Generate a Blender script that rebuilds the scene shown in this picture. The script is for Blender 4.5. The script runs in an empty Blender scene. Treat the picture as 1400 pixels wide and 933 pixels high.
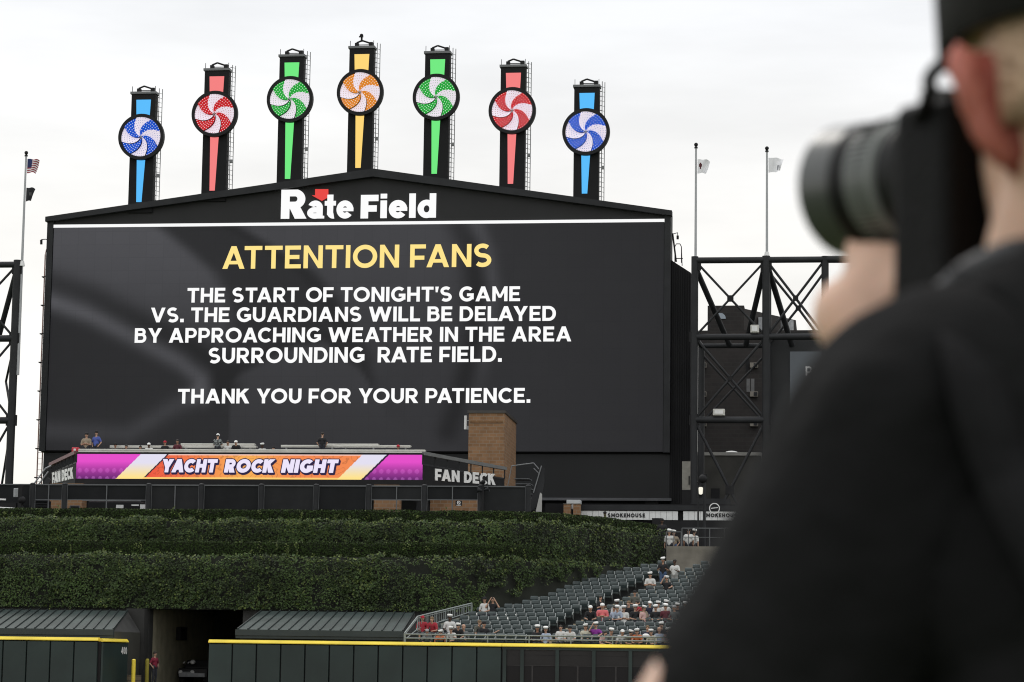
import bpy, bmesh, math, random
from mathutils import Vector, Matrix, noise
from mathutils.geometry import delaunay_2d_cdt
random.seed(7)
sc = bpy.context.scene
COL = sc.collection
V = Vector
R_ = math.radians

# ------------------------------------------------------------------ camera
FPX = 3400.0                       # focal length in pixels of the 1400 px wide photograph
PITCH = math.atan((904 - 466.5) / FPX)
ROLL = R_(0.77)
CAM = V((0, 0, 1.42))
fwd = V((0, math.cos(PITCH), math.sin(PITCH)))
_r0 = V((1, 0, 0)); _u0 = V((0, -math.sin(PITCH), math.cos(PITCH)))
CR = _r0 * math.cos(ROLL) + _u0 * math.sin(ROLL)
CU = _u0 * math.cos(ROLL) - _r0 * math.sin(ROLL)
cd = bpy.data.cameras.new('camera'); cam = bpy.data.objects.new('camera', cd); COL.objects.link(cam)
cam.matrix_world = Matrix(((CR.x, CU.x, -fwd.x, CAM.x), (CR.y, CU.y, -fwd.y, CAM.y), (CR.z, CU.z, -fwd.z, CAM.z), (0, 0, 0, 1)))
cd.sensor_width = 36; cd.lens = FPX / 1400 * 36
cd.clip_start = 0.05; cd.clip_end = 5000
cd.dof.use_dof = True; cd.dof.focus_distance = 150; cd.dof.aperture_fstop = 9.5
sc.camera = cam

# ------------------------------------------------------------------ sky, sun, exposure
SUN_EL, SUN_ROT = R_(52), R_(-25)
w = bpy.data.worlds.new('World'); sc.world = w; w.use_nodes = True
nt = w.node_tree; nt.nodes.clear()
N = nt.nodes.new
out = N('ShaderNodeOutputWorld'); bg = N('ShaderNodeBackground'); nt.links.new(bg.outputs[0], out.inputs[0])
sky = N('ShaderNodeTexSky'); sky.sky_type = 'NISHITA'; sky.sun_disc = False
sky.sun_elevation = SUN_EL; sky.sun_rotation = SUN_ROT
tc = N('ShaderNodeTexCoord'); sep = N('ShaderNodeSeparateXYZ'); nt.links.new(tc.outputs['Generated'], sep.inputs[0])
mp = N('ShaderNodeMapping'); mp.inputs['Scale'].default_value = (3, 3, 14); nt.links.new(tc.outputs['Generated'], mp.inputs[0])
nz = N('ShaderNodeTexNoise'); nz.inputs['Scale'].default_value = 1.6; nz.inputs['Detail'].default_value = 5; nz.inputs['Roughness'].default_value = .55
nt.links.new(mp.outputs[0], nz.inputs[0])
ramp = N('ShaderNodeValToRGB'); e = ramp.color_ramp.elements
e[0].position = 0.0; e[0].color = (10.7, 10.45, 9.8, 1)
e[1].position = 0.62; e[1].color = (13.0, 13.1, 13.3, 1)
m_ = ramp.color_ramp.elements.new(0.17); m_.color = (10.7, 10.5, 10.1, 1)
m_ = ramp.color_ramp.elements.new(0.255); m_.color = (9.9, 10.0, 10.15, 1)
nt.links.new(sep.outputs[2], ramp.inputs[0])
cl = N('ShaderNodeMapRange'); cl.inputs[1].default_value = .42; cl.inputs[2].default_value = .68; cl.inputs[3].default_value = 1.015; cl.inputs[4].default_value = .90
nt.links.new(nz.outputs[0], cl.inputs[0])
mul = N('ShaderNodeVectorMath'); mul.operation = 'SCALE'; nt.links.new(ramp.outputs[0], mul.inputs[0]); nt.links.new(cl.outputs[0], mul.inputs[3])
mix = N('ShaderNodeMixRGB'); mix.inputs[0].default_value = .95     # a closed cloud deck: little of the clear sky is left
nt.links.new(sky.outputs[0], mix.inputs[1]); nt.links.new(mul.outputs[0], mix.inputs[2])
nt.links.new(mix.outputs[0], bg.inputs[0]); bg.inputs[1].default_value = 0.1
sd = bpy.data.lights.new('sun', 'SUN'); so = bpy.data.objects.new('sun', sd); COL.objects.link(so)
sd.energy = 0.6; sd.angle = R_(15); sd.color = (1, .95, .88)
sdir = V((math.sin(SUN_ROT) * math.cos(SUN_EL), math.cos(SUN_ROT) * math.cos(SUN_EL), math.sin(SUN_EL)))
so.rotation_euler = sdir.to_track_quat('Z', 'Y').to_euler()
vs = sc.view_settings; vs.view_transform = 'Standard'; vs.look = 'None'; vs.exposure = 0; vs.gamma = 1; vs.use_curve_mapping = False
sc.cycles.max_bounces = 6; sc.cycles.use_denoising = True; sc.cycles.filter_width = 1.1

# ------------------------------------------------------------------ the ballpark's own axes: u along the outfield wall, v away from home plate
YAW = R_(-7.5)
EU = V((math.cos(YAW), math.sin(YAW), 0)); EV = V((-math.sin(YAW), math.cos(YAW), 0))
def to_world(p): return EU * p[0] + EV * p[1] + V((0, 0, p[2]))
def ray(px, py): return fwd * FPX + CR * (px - 700) - CU * (py - 466.5)
def G(px, py, v):
    """ballpark point at depth v that the photograph shows at (px, py)"""
    d = ray(px, py); t = (v - CAM.dot(EV)) / d.dot(EV); P = CAM + d * t
    return V((P.dot(EU), v, P.z))
def GL(px, py, A, B):
    """the same on the upright plane through two plan points A, B"""
    d = ray(px, py); d = V((d.dot(EU), d.dot(EV), d.z)); o = V((CAM.dot(EU), CAM.dot(EV), CAM.z))
    n = V((B[1] - A[1], -(B[0] - A[0]), 0)); t = (V((A[0], A[1], 0)) - o).dot(n) / d.dot(n)
    return o + d * t
def GW(px, py, Y):
    d = ray(px, py); return CAM + d * ((Y - CAM.y) / d.y)

# ------------------------------------------------------------------ materials
def lin(c): return tuple(((x / 255) / 12.92 if x / 255 <= .04045 else ((x / 255 + .055) / 1.055) ** 2.4) for x in c)
_M = {}
def mat(name, col, rough=.6, var=.12, scale=3.0, metal=0, bump=0, bscale=40, spec=.4, island=0, sheen=0, sss=0):
    if name in _M: return _M[name]
    m = bpy.data.materials.new(name); m.use_nodes = True; t = m.node_tree; b = t.nodes['Principled BSDF']
    b.inputs['Roughness'].default_value = rough; b.inputs['Metallic'].default_value = metal
    b.inputs['Specular IOR Level'].default_value = spec
    co = t.nodes.new('ShaderNodeTexCoord')
    n = t.nodes.new('ShaderNodeTexNoise'); n.inputs['Scale'].default_value = scale; n.inputs['Detail'].default_value = 4
    t.links.new(co.outputs['Object'], n.inputs[0])
    r = t.nodes.new('ShaderNodeMapRange'); r.inputs[1].default_value = .3; r.inputs[2].default_value = .7
    r.inputs[3].default_value = 1 - var; r.inputs[4].default_value = 1 + var
    t.links.new(n.outputs[0], r.inputs[0])
    s = t.nodes.new('ShaderNodeVectorMath'); s.operation = 'SCALE'; s.inputs[0].default_value = col[:3]
    t.links.new(r.outputs[0], s.inputs[3]); last = s
    if island:
        g = t.nodes.new('ShaderNodeNewGeometry'); r2 = t.nodes.new('ShaderNodeMapRange')
        r2.inputs[3].default_value = 1 - island; r2.inputs[4].default_value = 1 + island
        t.links.new(g.outputs['Random Per Island'], r2.inputs[0])
        s2 = t.nodes.new('ShaderNodeVectorMath'); s2.operation = 'SCALE'; t.links.new(s.outputs[0], s2.inputs[0]); t.links.new(r2.outputs[0], s2.inputs[3]); last = s2
    t.links.new(last.outputs[0], b.inputs['Base Color'])
    if bump:
        n2 = t.nodes.new('ShaderNodeTexNoise'); n2.inputs['Scale'].default_value = bscale; n2.inputs['Detail'].default_value = 3
        t.links.new(co.outputs['Object'], n2.inputs[0])
        bp = t.nodes.new('ShaderNodeBump'); bp.inputs['Strength'].default_value = bump; bp.inputs['Distance'].default_value = .02
        t.links.new(n2.outputs[0], bp.inputs['Height']); t.links.new(bp.outputs[0], b.inputs['Normal'])
    if sss:
        b.inputs['Subsurface Weight'].default_value = sss; b.inputs['Subsurface Radius'].default_value = (.012, .004, .002); b.inputs['Subsurface Scale'].default_value = 1
    _M[name] = m; return m
def brick(name, c1, c2, mortar, scale=1.0, rough=.85):
    m = bpy.data.materials.new(name); m.use_nodes = True; t = m.node_tree; b = t.nodes['Principled BSDF']; b.inputs['Roughness'].default_value = rough
    co = t.nodes.new('ShaderNodeTexCoord'); sp = t.nodes.new('ShaderNodeSeparateXYZ'); t.links.new(co.outputs['Object'], sp.inputs[0])
    ad = t.nodes.new('ShaderNodeMath'); ad.operation = 'ADD'; t.links.new(sp.outputs[0], ad.inputs[0]); t.links.new(sp.outputs[1], ad.inputs[1])
    cb = t.nodes.new('ShaderNodeCombineXYZ'); t.links.new(ad.outputs[0], cb.inputs[0]); t.links.new(sp.outputs[2], cb.inputs[1])
    br = t.nodes.new('ShaderNodeTexBrick'); br.inputs['Scale'].default_value = scale
    br.inputs['Color1'].default_value = (*c1, 1); br.inputs['Color2'].default_value = (*c2, 1); br.inputs['Mortar'].default_value = (*mortar, 1)
    br.inputs['Brick Width'].default_value = .42; br.inputs['Row Height'].default_value = .21; br.inputs['Mortar Size'].default_value = .022
    t.links.new(cb.outputs[0], br.inputs[0])
    n = t.nodes.new('ShaderNodeTexNoise'); n.inputs['Scale'].default_value = 1.3; t.links.new(co.outputs['Object'], n.inputs[0])
    r = t.nodes.new('ShaderNodeMapRange'); r.inputs[3].default_value = .7; r.inputs[4].default_value = 1.3; t.links.new(n.outputs[0], r.inputs[0])
    s = t.nodes.new('ShaderNodeVectorMath'); s.operation = 'SCALE'; t.links.new(br.outputs[0], s.inputs[0]); t.links.new(r.outputs[0], s.inputs[3])
    t.links.new(s.outputs[0], b.inputs['Base Color']); return m
def emit(name, rgb=None, attr=None, k=1.0, led=0):
    """a lit LED face: rgb is the sRGB colour it shows, or attr a colour attribute with the displayed picture"""
    if name in _M: return _M[name]
    m = bpy.data.materials.new(name); m.use_nodes = True; t = m.node_tree; b = t.nodes['Principled BSDF']
    b.inputs['Base Color'].default_value = (.006, .006, .007, 1); b.inputs['Roughness'].default_value = .7; b.inputs['Specular IOR Level'].default_value = .2
    b.inputs['Emission Strength'].default_value = k
    if attr:
        a = t.nodes.new('ShaderNodeAttribute'); a.attribute_name = attr; src = a.outputs[0]
        if led:
            co = t.nodes.new('ShaderNodeTexCoord'); n = t.nodes.new('ShaderNodeTexNoise'); n.inputs['Scale'].default_value = 9; n.inputs['Detail'].default_value = 2
            mp = t.nodes.new('ShaderNodeMapping'); mp.inputs['Scale'].default_value = (.35, 1, 1.6); t.links.new(co.outputs['Object'], mp.inputs[0]); t.links.new(mp.outputs[0], n.inputs[0])
            r = t.nodes.new('ShaderNodeMapRange'); r.inputs[3].default_value = 1 - led; r.inputs[4].default_value = 1 + led; t.links.new(n.outputs[0], r.inputs[0])
            s = t.nodes.new('ShaderNodeVectorMath'); s.operation = 'SCALE'; t.links.new(src, s.inputs[0]); t.links.new(r.outputs[0], s.inputs[3]); src = s.outputs[0]
        t.links.new(src, b.inputs['Emission Color'])
        if led:
            sp = t.nodes.new('ShaderNodeSeparateXYZ'); t.links.new(co.outputs['Object'], sp.inputs[0]); cb = t.nodes.new('ShaderNodeCombineXYZ'); t.links.new(sp.outputs[0], cb.inputs[0]); t.links.new(sp.outputs[2], cb.inputs[1])
            br = t.nodes.new('ShaderNodeTexBrick'); br.offset = 0; br.inputs['Scale'].default_value = 1; br.inputs['Brick Width'].default_value = 1.22; br.inputs['Row Height'].default_value = .92; br.inputs['Mortar Size'].default_value = .022
            for k, v in (('Color1', .975), ('Color2', 1.025), ('Mortar', .91)): br.inputs[k].default_value = (v, v, v, 1)
            t.links.new(cb.outputs[0], br.inputs[0]); vm = t.nodes.new('ShaderNodeVectorMath'); vm.operation = 'MULTIPLY'; t.links.new(br.outputs[0], vm.inputs[0]); t.links.new(src, vm.inputs[1]); t.links.new(vm.outputs[0], b.inputs['Emission Color'])
    else: b.inputs['Emission Color'].default_value = (*lin(rgb), 1)
    _M[name] = m; return m

BLACK = mat('black_painted_steel', (.014, .014, .015), .6, .25, .6, spec=.2)
BLACK2 = mat('black_cladding', (.014, .014, .015), .7, .2, .4, bump=.15, bscale=3, spec=.15)
FRAME = mat('dark_grey_steel', (.021, .022, .024), .55, .25, .8, spec=.25)
GALV = mat('galvanised_steel', (.30, .31, .32), .45, .2, 4, metal=.4)
ALU = mat('brushed_aluminium_bench', (.66, .65, .60), .4, .12, 1.5, metal=.25)
CONC = mat('weathered_concrete', (.20, .185, .155), .9, .25, 1.2, bump=.3, bscale=8)
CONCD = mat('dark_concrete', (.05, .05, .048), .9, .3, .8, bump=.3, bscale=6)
WHITE = mat('white_paint', (.75, .75, .74), .5, .06, 2)
PAD = mat('dark_green_vinyl_padding', (.019, .034, .031), .5, .3, .35, bump=.12, bscale=2.5)
YEL = mat('yellow_vinyl_cap', (.90, .70, .07), .45, .16, .6)
SEATM = mat('dark_green_seat_plastic', (.054, .071, .071), .38, .15, 3)
ROOFM = mat('green_standing_seam_metal', (.060, .080, .076), .42, .3, .5, metal=.15)
TAN = brick('tan_brick', (.28, .152, .074), (.21, .108, .048), (.25, .18, .12), 1.0)
DBRICK = brick('dark_brown_brick', (.030, .025, .023), (.022, .019, .018), (.03, .028, .026), .7)
IVY = mat('ivy_leaves', (.035, .059, .015), .6, .5, .45, island=.5, spec=.3)
IVYL = mat('young_and_lit_leaves', (.085, .112, .026), .55, .3, 1.0, island=.4, spec=.3)
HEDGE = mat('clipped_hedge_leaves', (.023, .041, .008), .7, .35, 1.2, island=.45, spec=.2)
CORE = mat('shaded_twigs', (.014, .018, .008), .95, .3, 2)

# ------------------------------------------------------------------ mesh helpers
class MB:
    def __init__(s): s.v = []; s.f = []; s.m = []; s.sm = []
    def add(s, vs, fs, mi=0, smooth=False):
        o = len(s.v); s.v += [tuple(x) for x in vs]
        for f in fs: s.f.append([i + o for i in f]); s.m.append(mi); s.sm.append(smooth)
        return s
    def box(s, a, b, mi=0):
        x0, y0, z0 = [min(a[i], b[i]) for i in range(3)]; x1, y1, z1 = [max(a[i], b[i]) for i in range(3)]
        return s.add([(x0, y0, z0), (x1, y0, z0), (x1, y1, z0), (x0, y1, z0), (x0, y0, z1), (x1, y0, z1), (x1, y1, z1), (x0, y1, z1)],
                     [(0, 3, 2, 1), (4, 5, 6, 7), (0, 1, 5, 4), (1, 2, 6, 5), (2, 3, 7, 6), (3, 0, 4, 7)], mi)
    def bar(s, p, q, w, h=None, mi=0):
        p = V(p); q = V(q); h = h or w; d = (q - p).normalized()
        a = d.cross(V((0, 0, 1)));  a = a.normalized() if a.length > 1e-4 else V((1, 0, 0)); b = a.cross(d).normalized()
        vs = [c + a * sx * w / 2 + b * sz * h / 2 for c in (p, q) for sx, sz in ((-1, -1), (1, -1), (1, 1), (-1, 1))]
        return s.add(vs, [(0, 3, 2, 1), (4, 5, 6, 7), (0, 1, 5, 4), (1, 2, 6, 5), (2, 3, 7, 6), (3, 0, 4, 7)], mi)
    def tube(s, p, q, r, n=10, r2=None, mi=0, caps=True):
        p = V(p); q = V(q); r2 = r if r2 is None else r2; d = (q - p).normalized()
        a = d.orthogonal().normalized(); b = d.cross(a)
        vs = [c + (a * math.cos(2 * math.pi * i / n) + b * math.sin(2 * math.pi * i / n)) * rr for c, rr in ((p, r), (q, r2)) for i in range(n)]
        s.add(vs, [(i, (i + 1) % n, n + (i + 1) % n, n + i) for i in range(n)], mi, True)
        if caps: s.add(vs, [tuple(range(n))[::-1], tuple(range(n, 2 * n))], mi)
        return s
    def path(s, pts, r, n=8, mi=0):
        for a, b in zip(pts, pts[1:]): s.tube(a, b, r, n, mi=mi)
        return s
    def extrude(s, poly, dvec, mi=0):
        n = len(poly); poly = [V(p) for p in poly]; d = V(dvec)
        return s.add(poly + [p + d for p in poly], [tuple(range(n)), tuple(range(2 * n - 1, n - 1, -1))] + [(i, n + i, n + (i + 1) % n, (i + 1) % n) for i in range(n)], mi)
    def lathe(s, prof, o=(0, 0, 0), axis=(0, 0, 1), n=24, mi=0, smooth=True, mis=None):
        o = V(o); ax = V(axis).normalized(); a = ax.orthogonal().normalized(); b = ax.cross(a); vs = []
        for r, h in prof:
            for i in range(n): t = 2 * math.pi * i / n; vs.append(o + ax * h + (a * math.cos(t) + b * math.sin(t)) * max(r, 1e-4))
        for k in range(len(prof) - 1):
            s.add(vs[k * n:(k + 2) * n], [(i, (i + 1) % n, n + (i + 1) % n, n + i) for i in range(n)], mis[k] if mis else mi, smooth)
        return s
    def ball(s, c, r, mi=0, sq=(1, 1, 1), n=12, k=7):
        c = V(c); vs = []; fs = []
        for j in range(k + 1):
            ph = math.pi * j / k
            for i in range(n):
                t = 2 * math.pi * i / n; vs.append(c + V((r * sq[0] * math.sin(ph) * math.cos(t), r * sq[1] * math.sin(ph) * math.sin(t), r * sq[2] * math.cos(ph))))
        for j in range(k):
            for i in range(n): fs.append((j * n + i, (j + 1) * n + i, (j + 1) * n + (i + 1) % n, j * n + (i + 1) % n))
        return s.add(vs, fs, mi, True)
    def mesh(s, name, mats, off=(0, 0, 0), clean=False):
        me = bpy.data.meshes.new(name); o = V(off)
        me.from_pydata([V(v) - o for v in s.v], [], s.f)
        for m in (mats if isinstance(mats, (list, tuple)) else [mats]): me.materials.append(m)
        me.polygons.foreach_set('material_index', s.m); me.polygons.foreach_set('use_smooth', s.sm)
        if clean:
            bm = bmesh.new(); bm.from_mesh(me); bmesh.ops.remove_doubles(bm, verts=bm.verts, dist=1e-5); bmesh.ops.recalc_face_normals(bm, faces=bm.faces); bm.to_mesh(me); bm.free()
        me.update(); return me

BASE = {}
def tag(o, label, cat=None, group=None, kind=None):
    if label: o['label'] = label
    if cat: o['category'] = cat
    if group: o['group'] = group
    if kind: o['kind'] = kind
    return o
def thing(name, base, label, cat, group=None, rot=0):
    """an Empty at a thing's base; base is in ballpark coordinates"""
    o = bpy.data.objects.new(name, None); COL.objects.link(o); o.empty_display_size = .3
    o.location = to_world(base); o.rotation_euler = (0, 0, YAW + rot); BASE[o.name] = (V(base), rot)
    return tag(o, label, cat, group)
def part(name, mb, mats, root, label=None, local=False, bevel=0, clean=False):
    """a mesh of its own under root (a thing or a part of one); mb holds ballpark coordinates unless local"""
    r = root
    while r.parent: r = r.parent
    b, rot = BASE.get(r.name, (V((0, 0, 0)), 0))
    me = mb.mesh(name, mats, (0, 0, 0) if local else b, clean)
    o = bpy.data.objects.new(name, me); COL.objects.link(o); o.parent = root
    if label: o['label'] = label
    if bevel:
        m = o.modifiers.new('bevel', 'BEVEL'); m.width = bevel; m.segments = 2; m.limit_method = 'ANGLE'
    return o
def single(name, mb, mats, base, label, cat, group=None, clean=False):
    me = mb.mesh(name, mats, base, clean); o = bpy.data.objects.new(name, me); COL.objects.link(o)
    o.location = to_world(base); o.rotation_euler = (0, 0, YAW); BASE[o.name] = (V(base), 0)
    return tag(o, label, cat, group)
def setting(name, mb, mats):
    me = mb.mesh(name, mats); o = bpy.data.objects.new(name, me); COL.objects.link(o); o.rotation_euler = (0, 0, YAW); o['kind'] = 'structure'
    return o

# ------------------------------------------------------------------ lettering: heavy geometric capitals drawn as strokes and merged
def _arc(cx, cy, rx, ry, a0, a1, w, n=22, wy=None):
    wy = wy or w; P = []; Q = []
    for i in range(n + 1):
        t = R_(a0 + (a1 - a0) * i / n); c, s_ = math.cos(t), math.sin(t)
        P.append((cx + rx * c, cy + ry * s_)); Q.append((cx + (rx - w) * c, cy + (ry - wy) * s_))
    return P + Q[::-1]
def _rc(x0, y0, x1, y1): return [(x0, y0), (x1, y0), (x1, y1), (x0, y1)]
def _dg(xb, xt, wh, y0=0, y1=1): return [(xb, y0), (xb + wh, y0), (xt + wh, y1), (xt, y1)]
def _band(pts, w):
    L = []; Rr = []
    for i, p in enumerate(pts):
        a = pts[max(i - 1, 0)]; b = pts[min(i + 1, len(pts) - 1)]; dx, dy = b[0] - a[0], b[1] - a[1]; l = math.hypot(dx, dy) or 1
        L.append((p[0] - dy / l * w / 2, p[1] + dx / l * w / 2)); Rr.append((p[0] + dy / l * w / 2, p[1] - dx / l * w / 2))
    return L + Rr[::-1]
def _bowl(x0, y0, x1, y1, w, k=1.0):
    ry = (y1 - y0) / 2; rx = ry * k; cx = x1 - rx
    return [_rc(x0, y1 - w * .95, cx + .001, y1), _rc(x0, y0, cx + .001, y0 + w * .95), _arc(cx, (y0 + y1) / 2, rx, ry, -90, 90, w, wy=w * .95)]
def glyph(c, w):
    h = w * .92; d = w * 1.13
    if c == 'A': W = .98; return [[(0, 0), (d, 0), (W / 2 + d * .5, 1), (W / 2 - d * .5, 1)], [(W, 0), (W - d, 0), (W / 2 - d * .5, 1), (W / 2 + d * .5, 1)], _rc(.24, .2, W - .24, .2 + h * .85)], W
    if c == 'B': return [_rc(0, 0, w, 1)] + _bowl(w / 2, .46, .72, 1, h) + _bowl(w / 2, 0, .78, .46 + h, h), .78
    if c == 'C': return [_arc(.5, .5, .5, .51, 44, 316, w)], .88
    if c == 'D': return [_rc(0, 0, w, 1)] + _bowl(w / 2, 0, .86, 1, w, .92), .86
    if c == 'E': return [_rc(0, 0, w, 1), _rc(w / 2, 0, .70, h), _rc(w / 2, 1 - h, .69, 1), _rc(w / 2, .5 - h / 2, .63, .5 + h / 2)], .70
    if c == 'F': return [_rc(0, 0, w, 1), _rc(w / 2, 1 - h, .68, 1), _rc(w / 2, .42 - h / 2, .62, .42 + h / 2)], .68
    if c == 'G': return [_arc(.5, .5, .5, .51, 46, 325, w), _rc(.5, .54 - h, .94, .54), _rc(.94 - w, .14, .94, .53)], .94
    if c == 'H': return [_rc(0, 0, w, 1), _rc(.82 - w, 0, .82, 1), _rc(w / 2, .5 - h / 2, .82 - w / 2, .5 + h / 2)], .82
    if c == 'I': return [_rc(0, 0, w, 1)], w
    if c == 'K': return [_rc(0, 0, w, 1), [(w * .6, .30), (w * .6, .30 + d * 1.2), (.80 - d * 1.15, 1), (.83, 1)], [(.26, .56), (.48, .70), (.86, 0), (.86 - d * 1.2, 0)]], .86
    if c == 'L': return [_rc(0, 0, w, 1), _rc(w / 2, 0, .64, h)], .64
    if c == 'M': return [_rc(0, 0, w, 1), _rc(.98 - w, 0, .98, 1), [(0, 1), (w, 1), (.49 + d * .35, .24), (.49 - d * .35, .24)], [(.98, 1), (.98 - w, 1), (.49 - d * .35, .24), (.49 + d * .35, .24)]], .98
    if c == 'N': return [_rc(0, 0, w, 1), _rc(.84 - w, 0, .84, 1), [(0, 1), (w * 1.0, 1), (.84, 0), (.84 - w * 1.0, 0)]], .84
    if c == 'O': return [_arc(.53, .5, .53, .51, 0, 185, w), _arc(.53, .5, .53, .51, 180, 361, w)], 1.06
    if c == 'P': return [_rc(0, 0, w, 1)] + _bowl(w / 2, .32, .76, 1, h), .76
    if c == 'R': return [_rc(0, 0, w, 1)] + _bowl(w / 2, .34, .77, 1, h) + [[(.26, .40), (.26 + d * 1.15, .40), (.82, 0), (.82 - d * 1.22, 0)]], .82
    if c == 'S':
        ry = (1.02 - h) / 4; rx = .37 - w / 2; P = []
        for i in range(15): t = R_(38 + (270 - 38) * i / 14); P.append((.37 + rx * math.cos(t), .5 + ry + ry * math.sin(t)))
        for i in range(1, 15): t = R_(90 - (90 + 142) * i / 14); P.append((.37 + rx * 1.06 * math.cos(t), .5 - ry + ry * math.sin(t)))
        return [_band(P, w * .96)], .76
    if c == 'T': return [_rc(0, 1 - h, .78, 1), _rc(.39 - w / 2, 0, .39 + w / 2, 1 - h / 2)], .78
    if c == 'U': return [_rc(0, .4, w, 1), _rc(.82 - w, .4, .82, 1), _arc(.41, .41, .41, .42, 180, 360, w)], .82
    if c == 'V': W = .96; return [[(0, 1), (d, 1), (W / 2 + d * .45, 0), (W / 2 - d * .45, 0)], [(W, 1), (W - d, 1), (W / 2 - d * .45, 0), (W / 2 + d * .45, 0)]], W
    if c == 'W': a = .40; return [_dg(a - d * .5, 0, d), _dg(a - d * .5, .735 - d * .5, d), _dg(1.47 - a - d * .5, .735 - d * .5, d), _dg(1.47 - a - d * .5, 1.47 - d, d)], 1.47
    if c == 'Y': W = .92; return [[(0, 1), (d * 1.1, 1), (W / 2 + w / 2, .36), (W / 2 - w / 2, .36)], [(W, 1), (W - d * 1.1, 1), (W / 2 - w / 2, .36), (W / 2 + w / 2, .36)], _rc(W / 2 - w / 2, 0, W / 2 + w / 2, .42)], W
    if c == "'": return [[(0, 1), (w * 1.05, 1), (w * .7, .62), (w * .12, .62)]], w
    if c == '.': return [_rc(0, 0, w * 1.1, w * 1.1)], w * 1.1
    if c == '0': return [_arc(.33, .5, .33, .51, 0, 185, w), _arc(.33, .5, .33, .51, 180, 361, w)], .66
    if c == '4': return [_rc(.44, 0, .44 + w, 1), _rc(0, .2, .78, .2 + h), [(0, .2), (w * .9, .2), (.44 + w, 1), (.40, 1)]], .78
    # lower case, in units of the x-height
    if c == 'a': return [_arc(.43, .32, .43, .335, 0, 361, w * .95, 30), _rc(.86 - w, 0, .86, .68), _arc(.45, .63, .41, .40, 0, 158, w), _rc(.86 - w * .6, 0, .95, w * .45)], .95
    if c == 't': return [_rc(.14, .2, .14 + w, 1.36), _rc(0, 1 - w * .8, .62, 1), _arc(.14 + .34, .33, .34, .345, 180, 280, w)], .64
    if c == 'e': return [_arc(.47, .5, .47, .52, 0, 322, w), _rc(.12, .40, .94, .40 + w * .62)], .94
    if c == 'i': return [_rc(0, 0, w, 1), _rc(0, 1.12, w, 1.12 + w * .8)], w
    if c == 'l': return [_rc(0, 0, w, 1.38)], w
    if c == 'd': return [_arc(.46, .5, .46, .52, 0, 361, w * .95, 36), _rc(.94 - w, 0, .94, 1.38)], .94
    return [], .42
def union(polys):
    pts = []; faces = []
    for p in polys:
        a = sum(p[i][0] * p[(i + 1) % len(p)][1] - p[(i + 1) % len(p)][0] * p[i][1] for i in range(len(p)))
        q = p if a > 0 else p[::-1]; faces.append(list(range(len(pts), len(pts) + len(q)))); pts += [V((x, y)) for x, y in q]
    r = delaunay_2d_cdt(pts, [], faces, 0, 1e-5); vs, fs = r[0], []
    src = [[(pts[i].x, pts[i].y) for i in f] for f in faces]
    def inside(x, y, p):
        c = False; j = len(p) - 1
        for i in range(len(p)):
            if (p[i][1] > y) != (p[j][1] > y) and x < (p[j][0] - p[i][0]) * (y - p[i][1]) / (p[j][1] - p[i][1]) + p[i][0]: c = not c
            j = i
        return c
    for f in r[2]:
        x = sum(vs[i].x for i in f) / len(f); y = sum(vs[i].y for i in f) / len(f)
        if any(inside(x, y, p) for p in src): fs.append(f)
    used = sorted({i for f in fs for i in f}); mp = {k: n for n, k in enumerate(used)}
    return [vs[i] for i in used], [[mp[i] for i in f] for f in fs]
KERN = {p: k for k, ps in ((-.13, ('AT', 'TA', 'AV', 'AY', 'YA', 'VA', 'PA')), (-.08, ('FA', 'WA', 'AW', 'YO', 'AC', 'LY', 'LA', 'DA', 'RA')), (-.04, ('TO', 'OA', 'OF', 'CK', 'RT', 'KE'))) for p in ps}
def typeset(text, w, gap=.13, slant=0, space=.36):
    """polygons per glyph and the total width, cap height 1"""
    x = 0; res = []; prev = ' '
    for c in text:
        x += KERN.get(prev + c, 0); prev = c
        if c == ' ': x += space; continue
        ps, W = glyph(c, w); k = .92 if c in 'aa' else 1
        res.append([[(px + x + slant * py, py) for px, py in p] for p in ps]); x += W + gap
    return res, x - gap
def lay(mb, glyphs, width, P0, P1, up, mi=0, grow=0, shift=(0, 0)):
    """put typeset glyphs from P0 (left of baseline) to P1 (right of baseline); up is the cap-height vector"""
    ex = (V(P1) - V(P0)) / width; up = V(up)
    for g in glyphs:
        ps = g
        if grow: ps = [[(x + grow * math.cos(t) + shift[0] * s_, y + grow * 1.0 * math.sin(t) + shift[1] * s_) for x, y in p] for p in g for s_ in (0, .5, 1) for t in [i * math.pi / 4 for i in range(8)]]
        vs, fs = union(ps)
        mb.add([V(P0) + ex * v.x + up * v.y for v in vs], fs, mi)
# ------------------------------------------------------------------ ground
mb = MB(); mb.add([(-900, -300, 0), (900, -300, 0), (900, 1500, 0), (-900, 1500, 0)], [(0, 1, 2, 3)])
setting('ground', mb, mat('outfield_turf', (.05, .085, .025), .9, .3, .4, bump=.3, bscale=30))
mb = MB(); mb.add([(-60, 112, .004), (60, 112, .004), (60, 118.2, .004), (-60, 118.2, .004)], [(0, 1, 2, 3)])
setting('clay_path', mb, mat('brick_red_clay', (.20, .10, .06), .95, .2, 2, bump=.3, bscale=20))
mb = MB(); mb.add([(-60, 118.2, .008), (40, 118.2, .008), (40, 142, .008), (-60, 142, .008)], [(0, 1, 2, 3)])
setting('bullpen_pavement', mb, mat('service_asphalt', (.06, .058, .055), .9, .25, 1, bump=.3, bscale=20))
DECKZ = 8.5     # level of the concourse behind the ivy terraces


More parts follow.
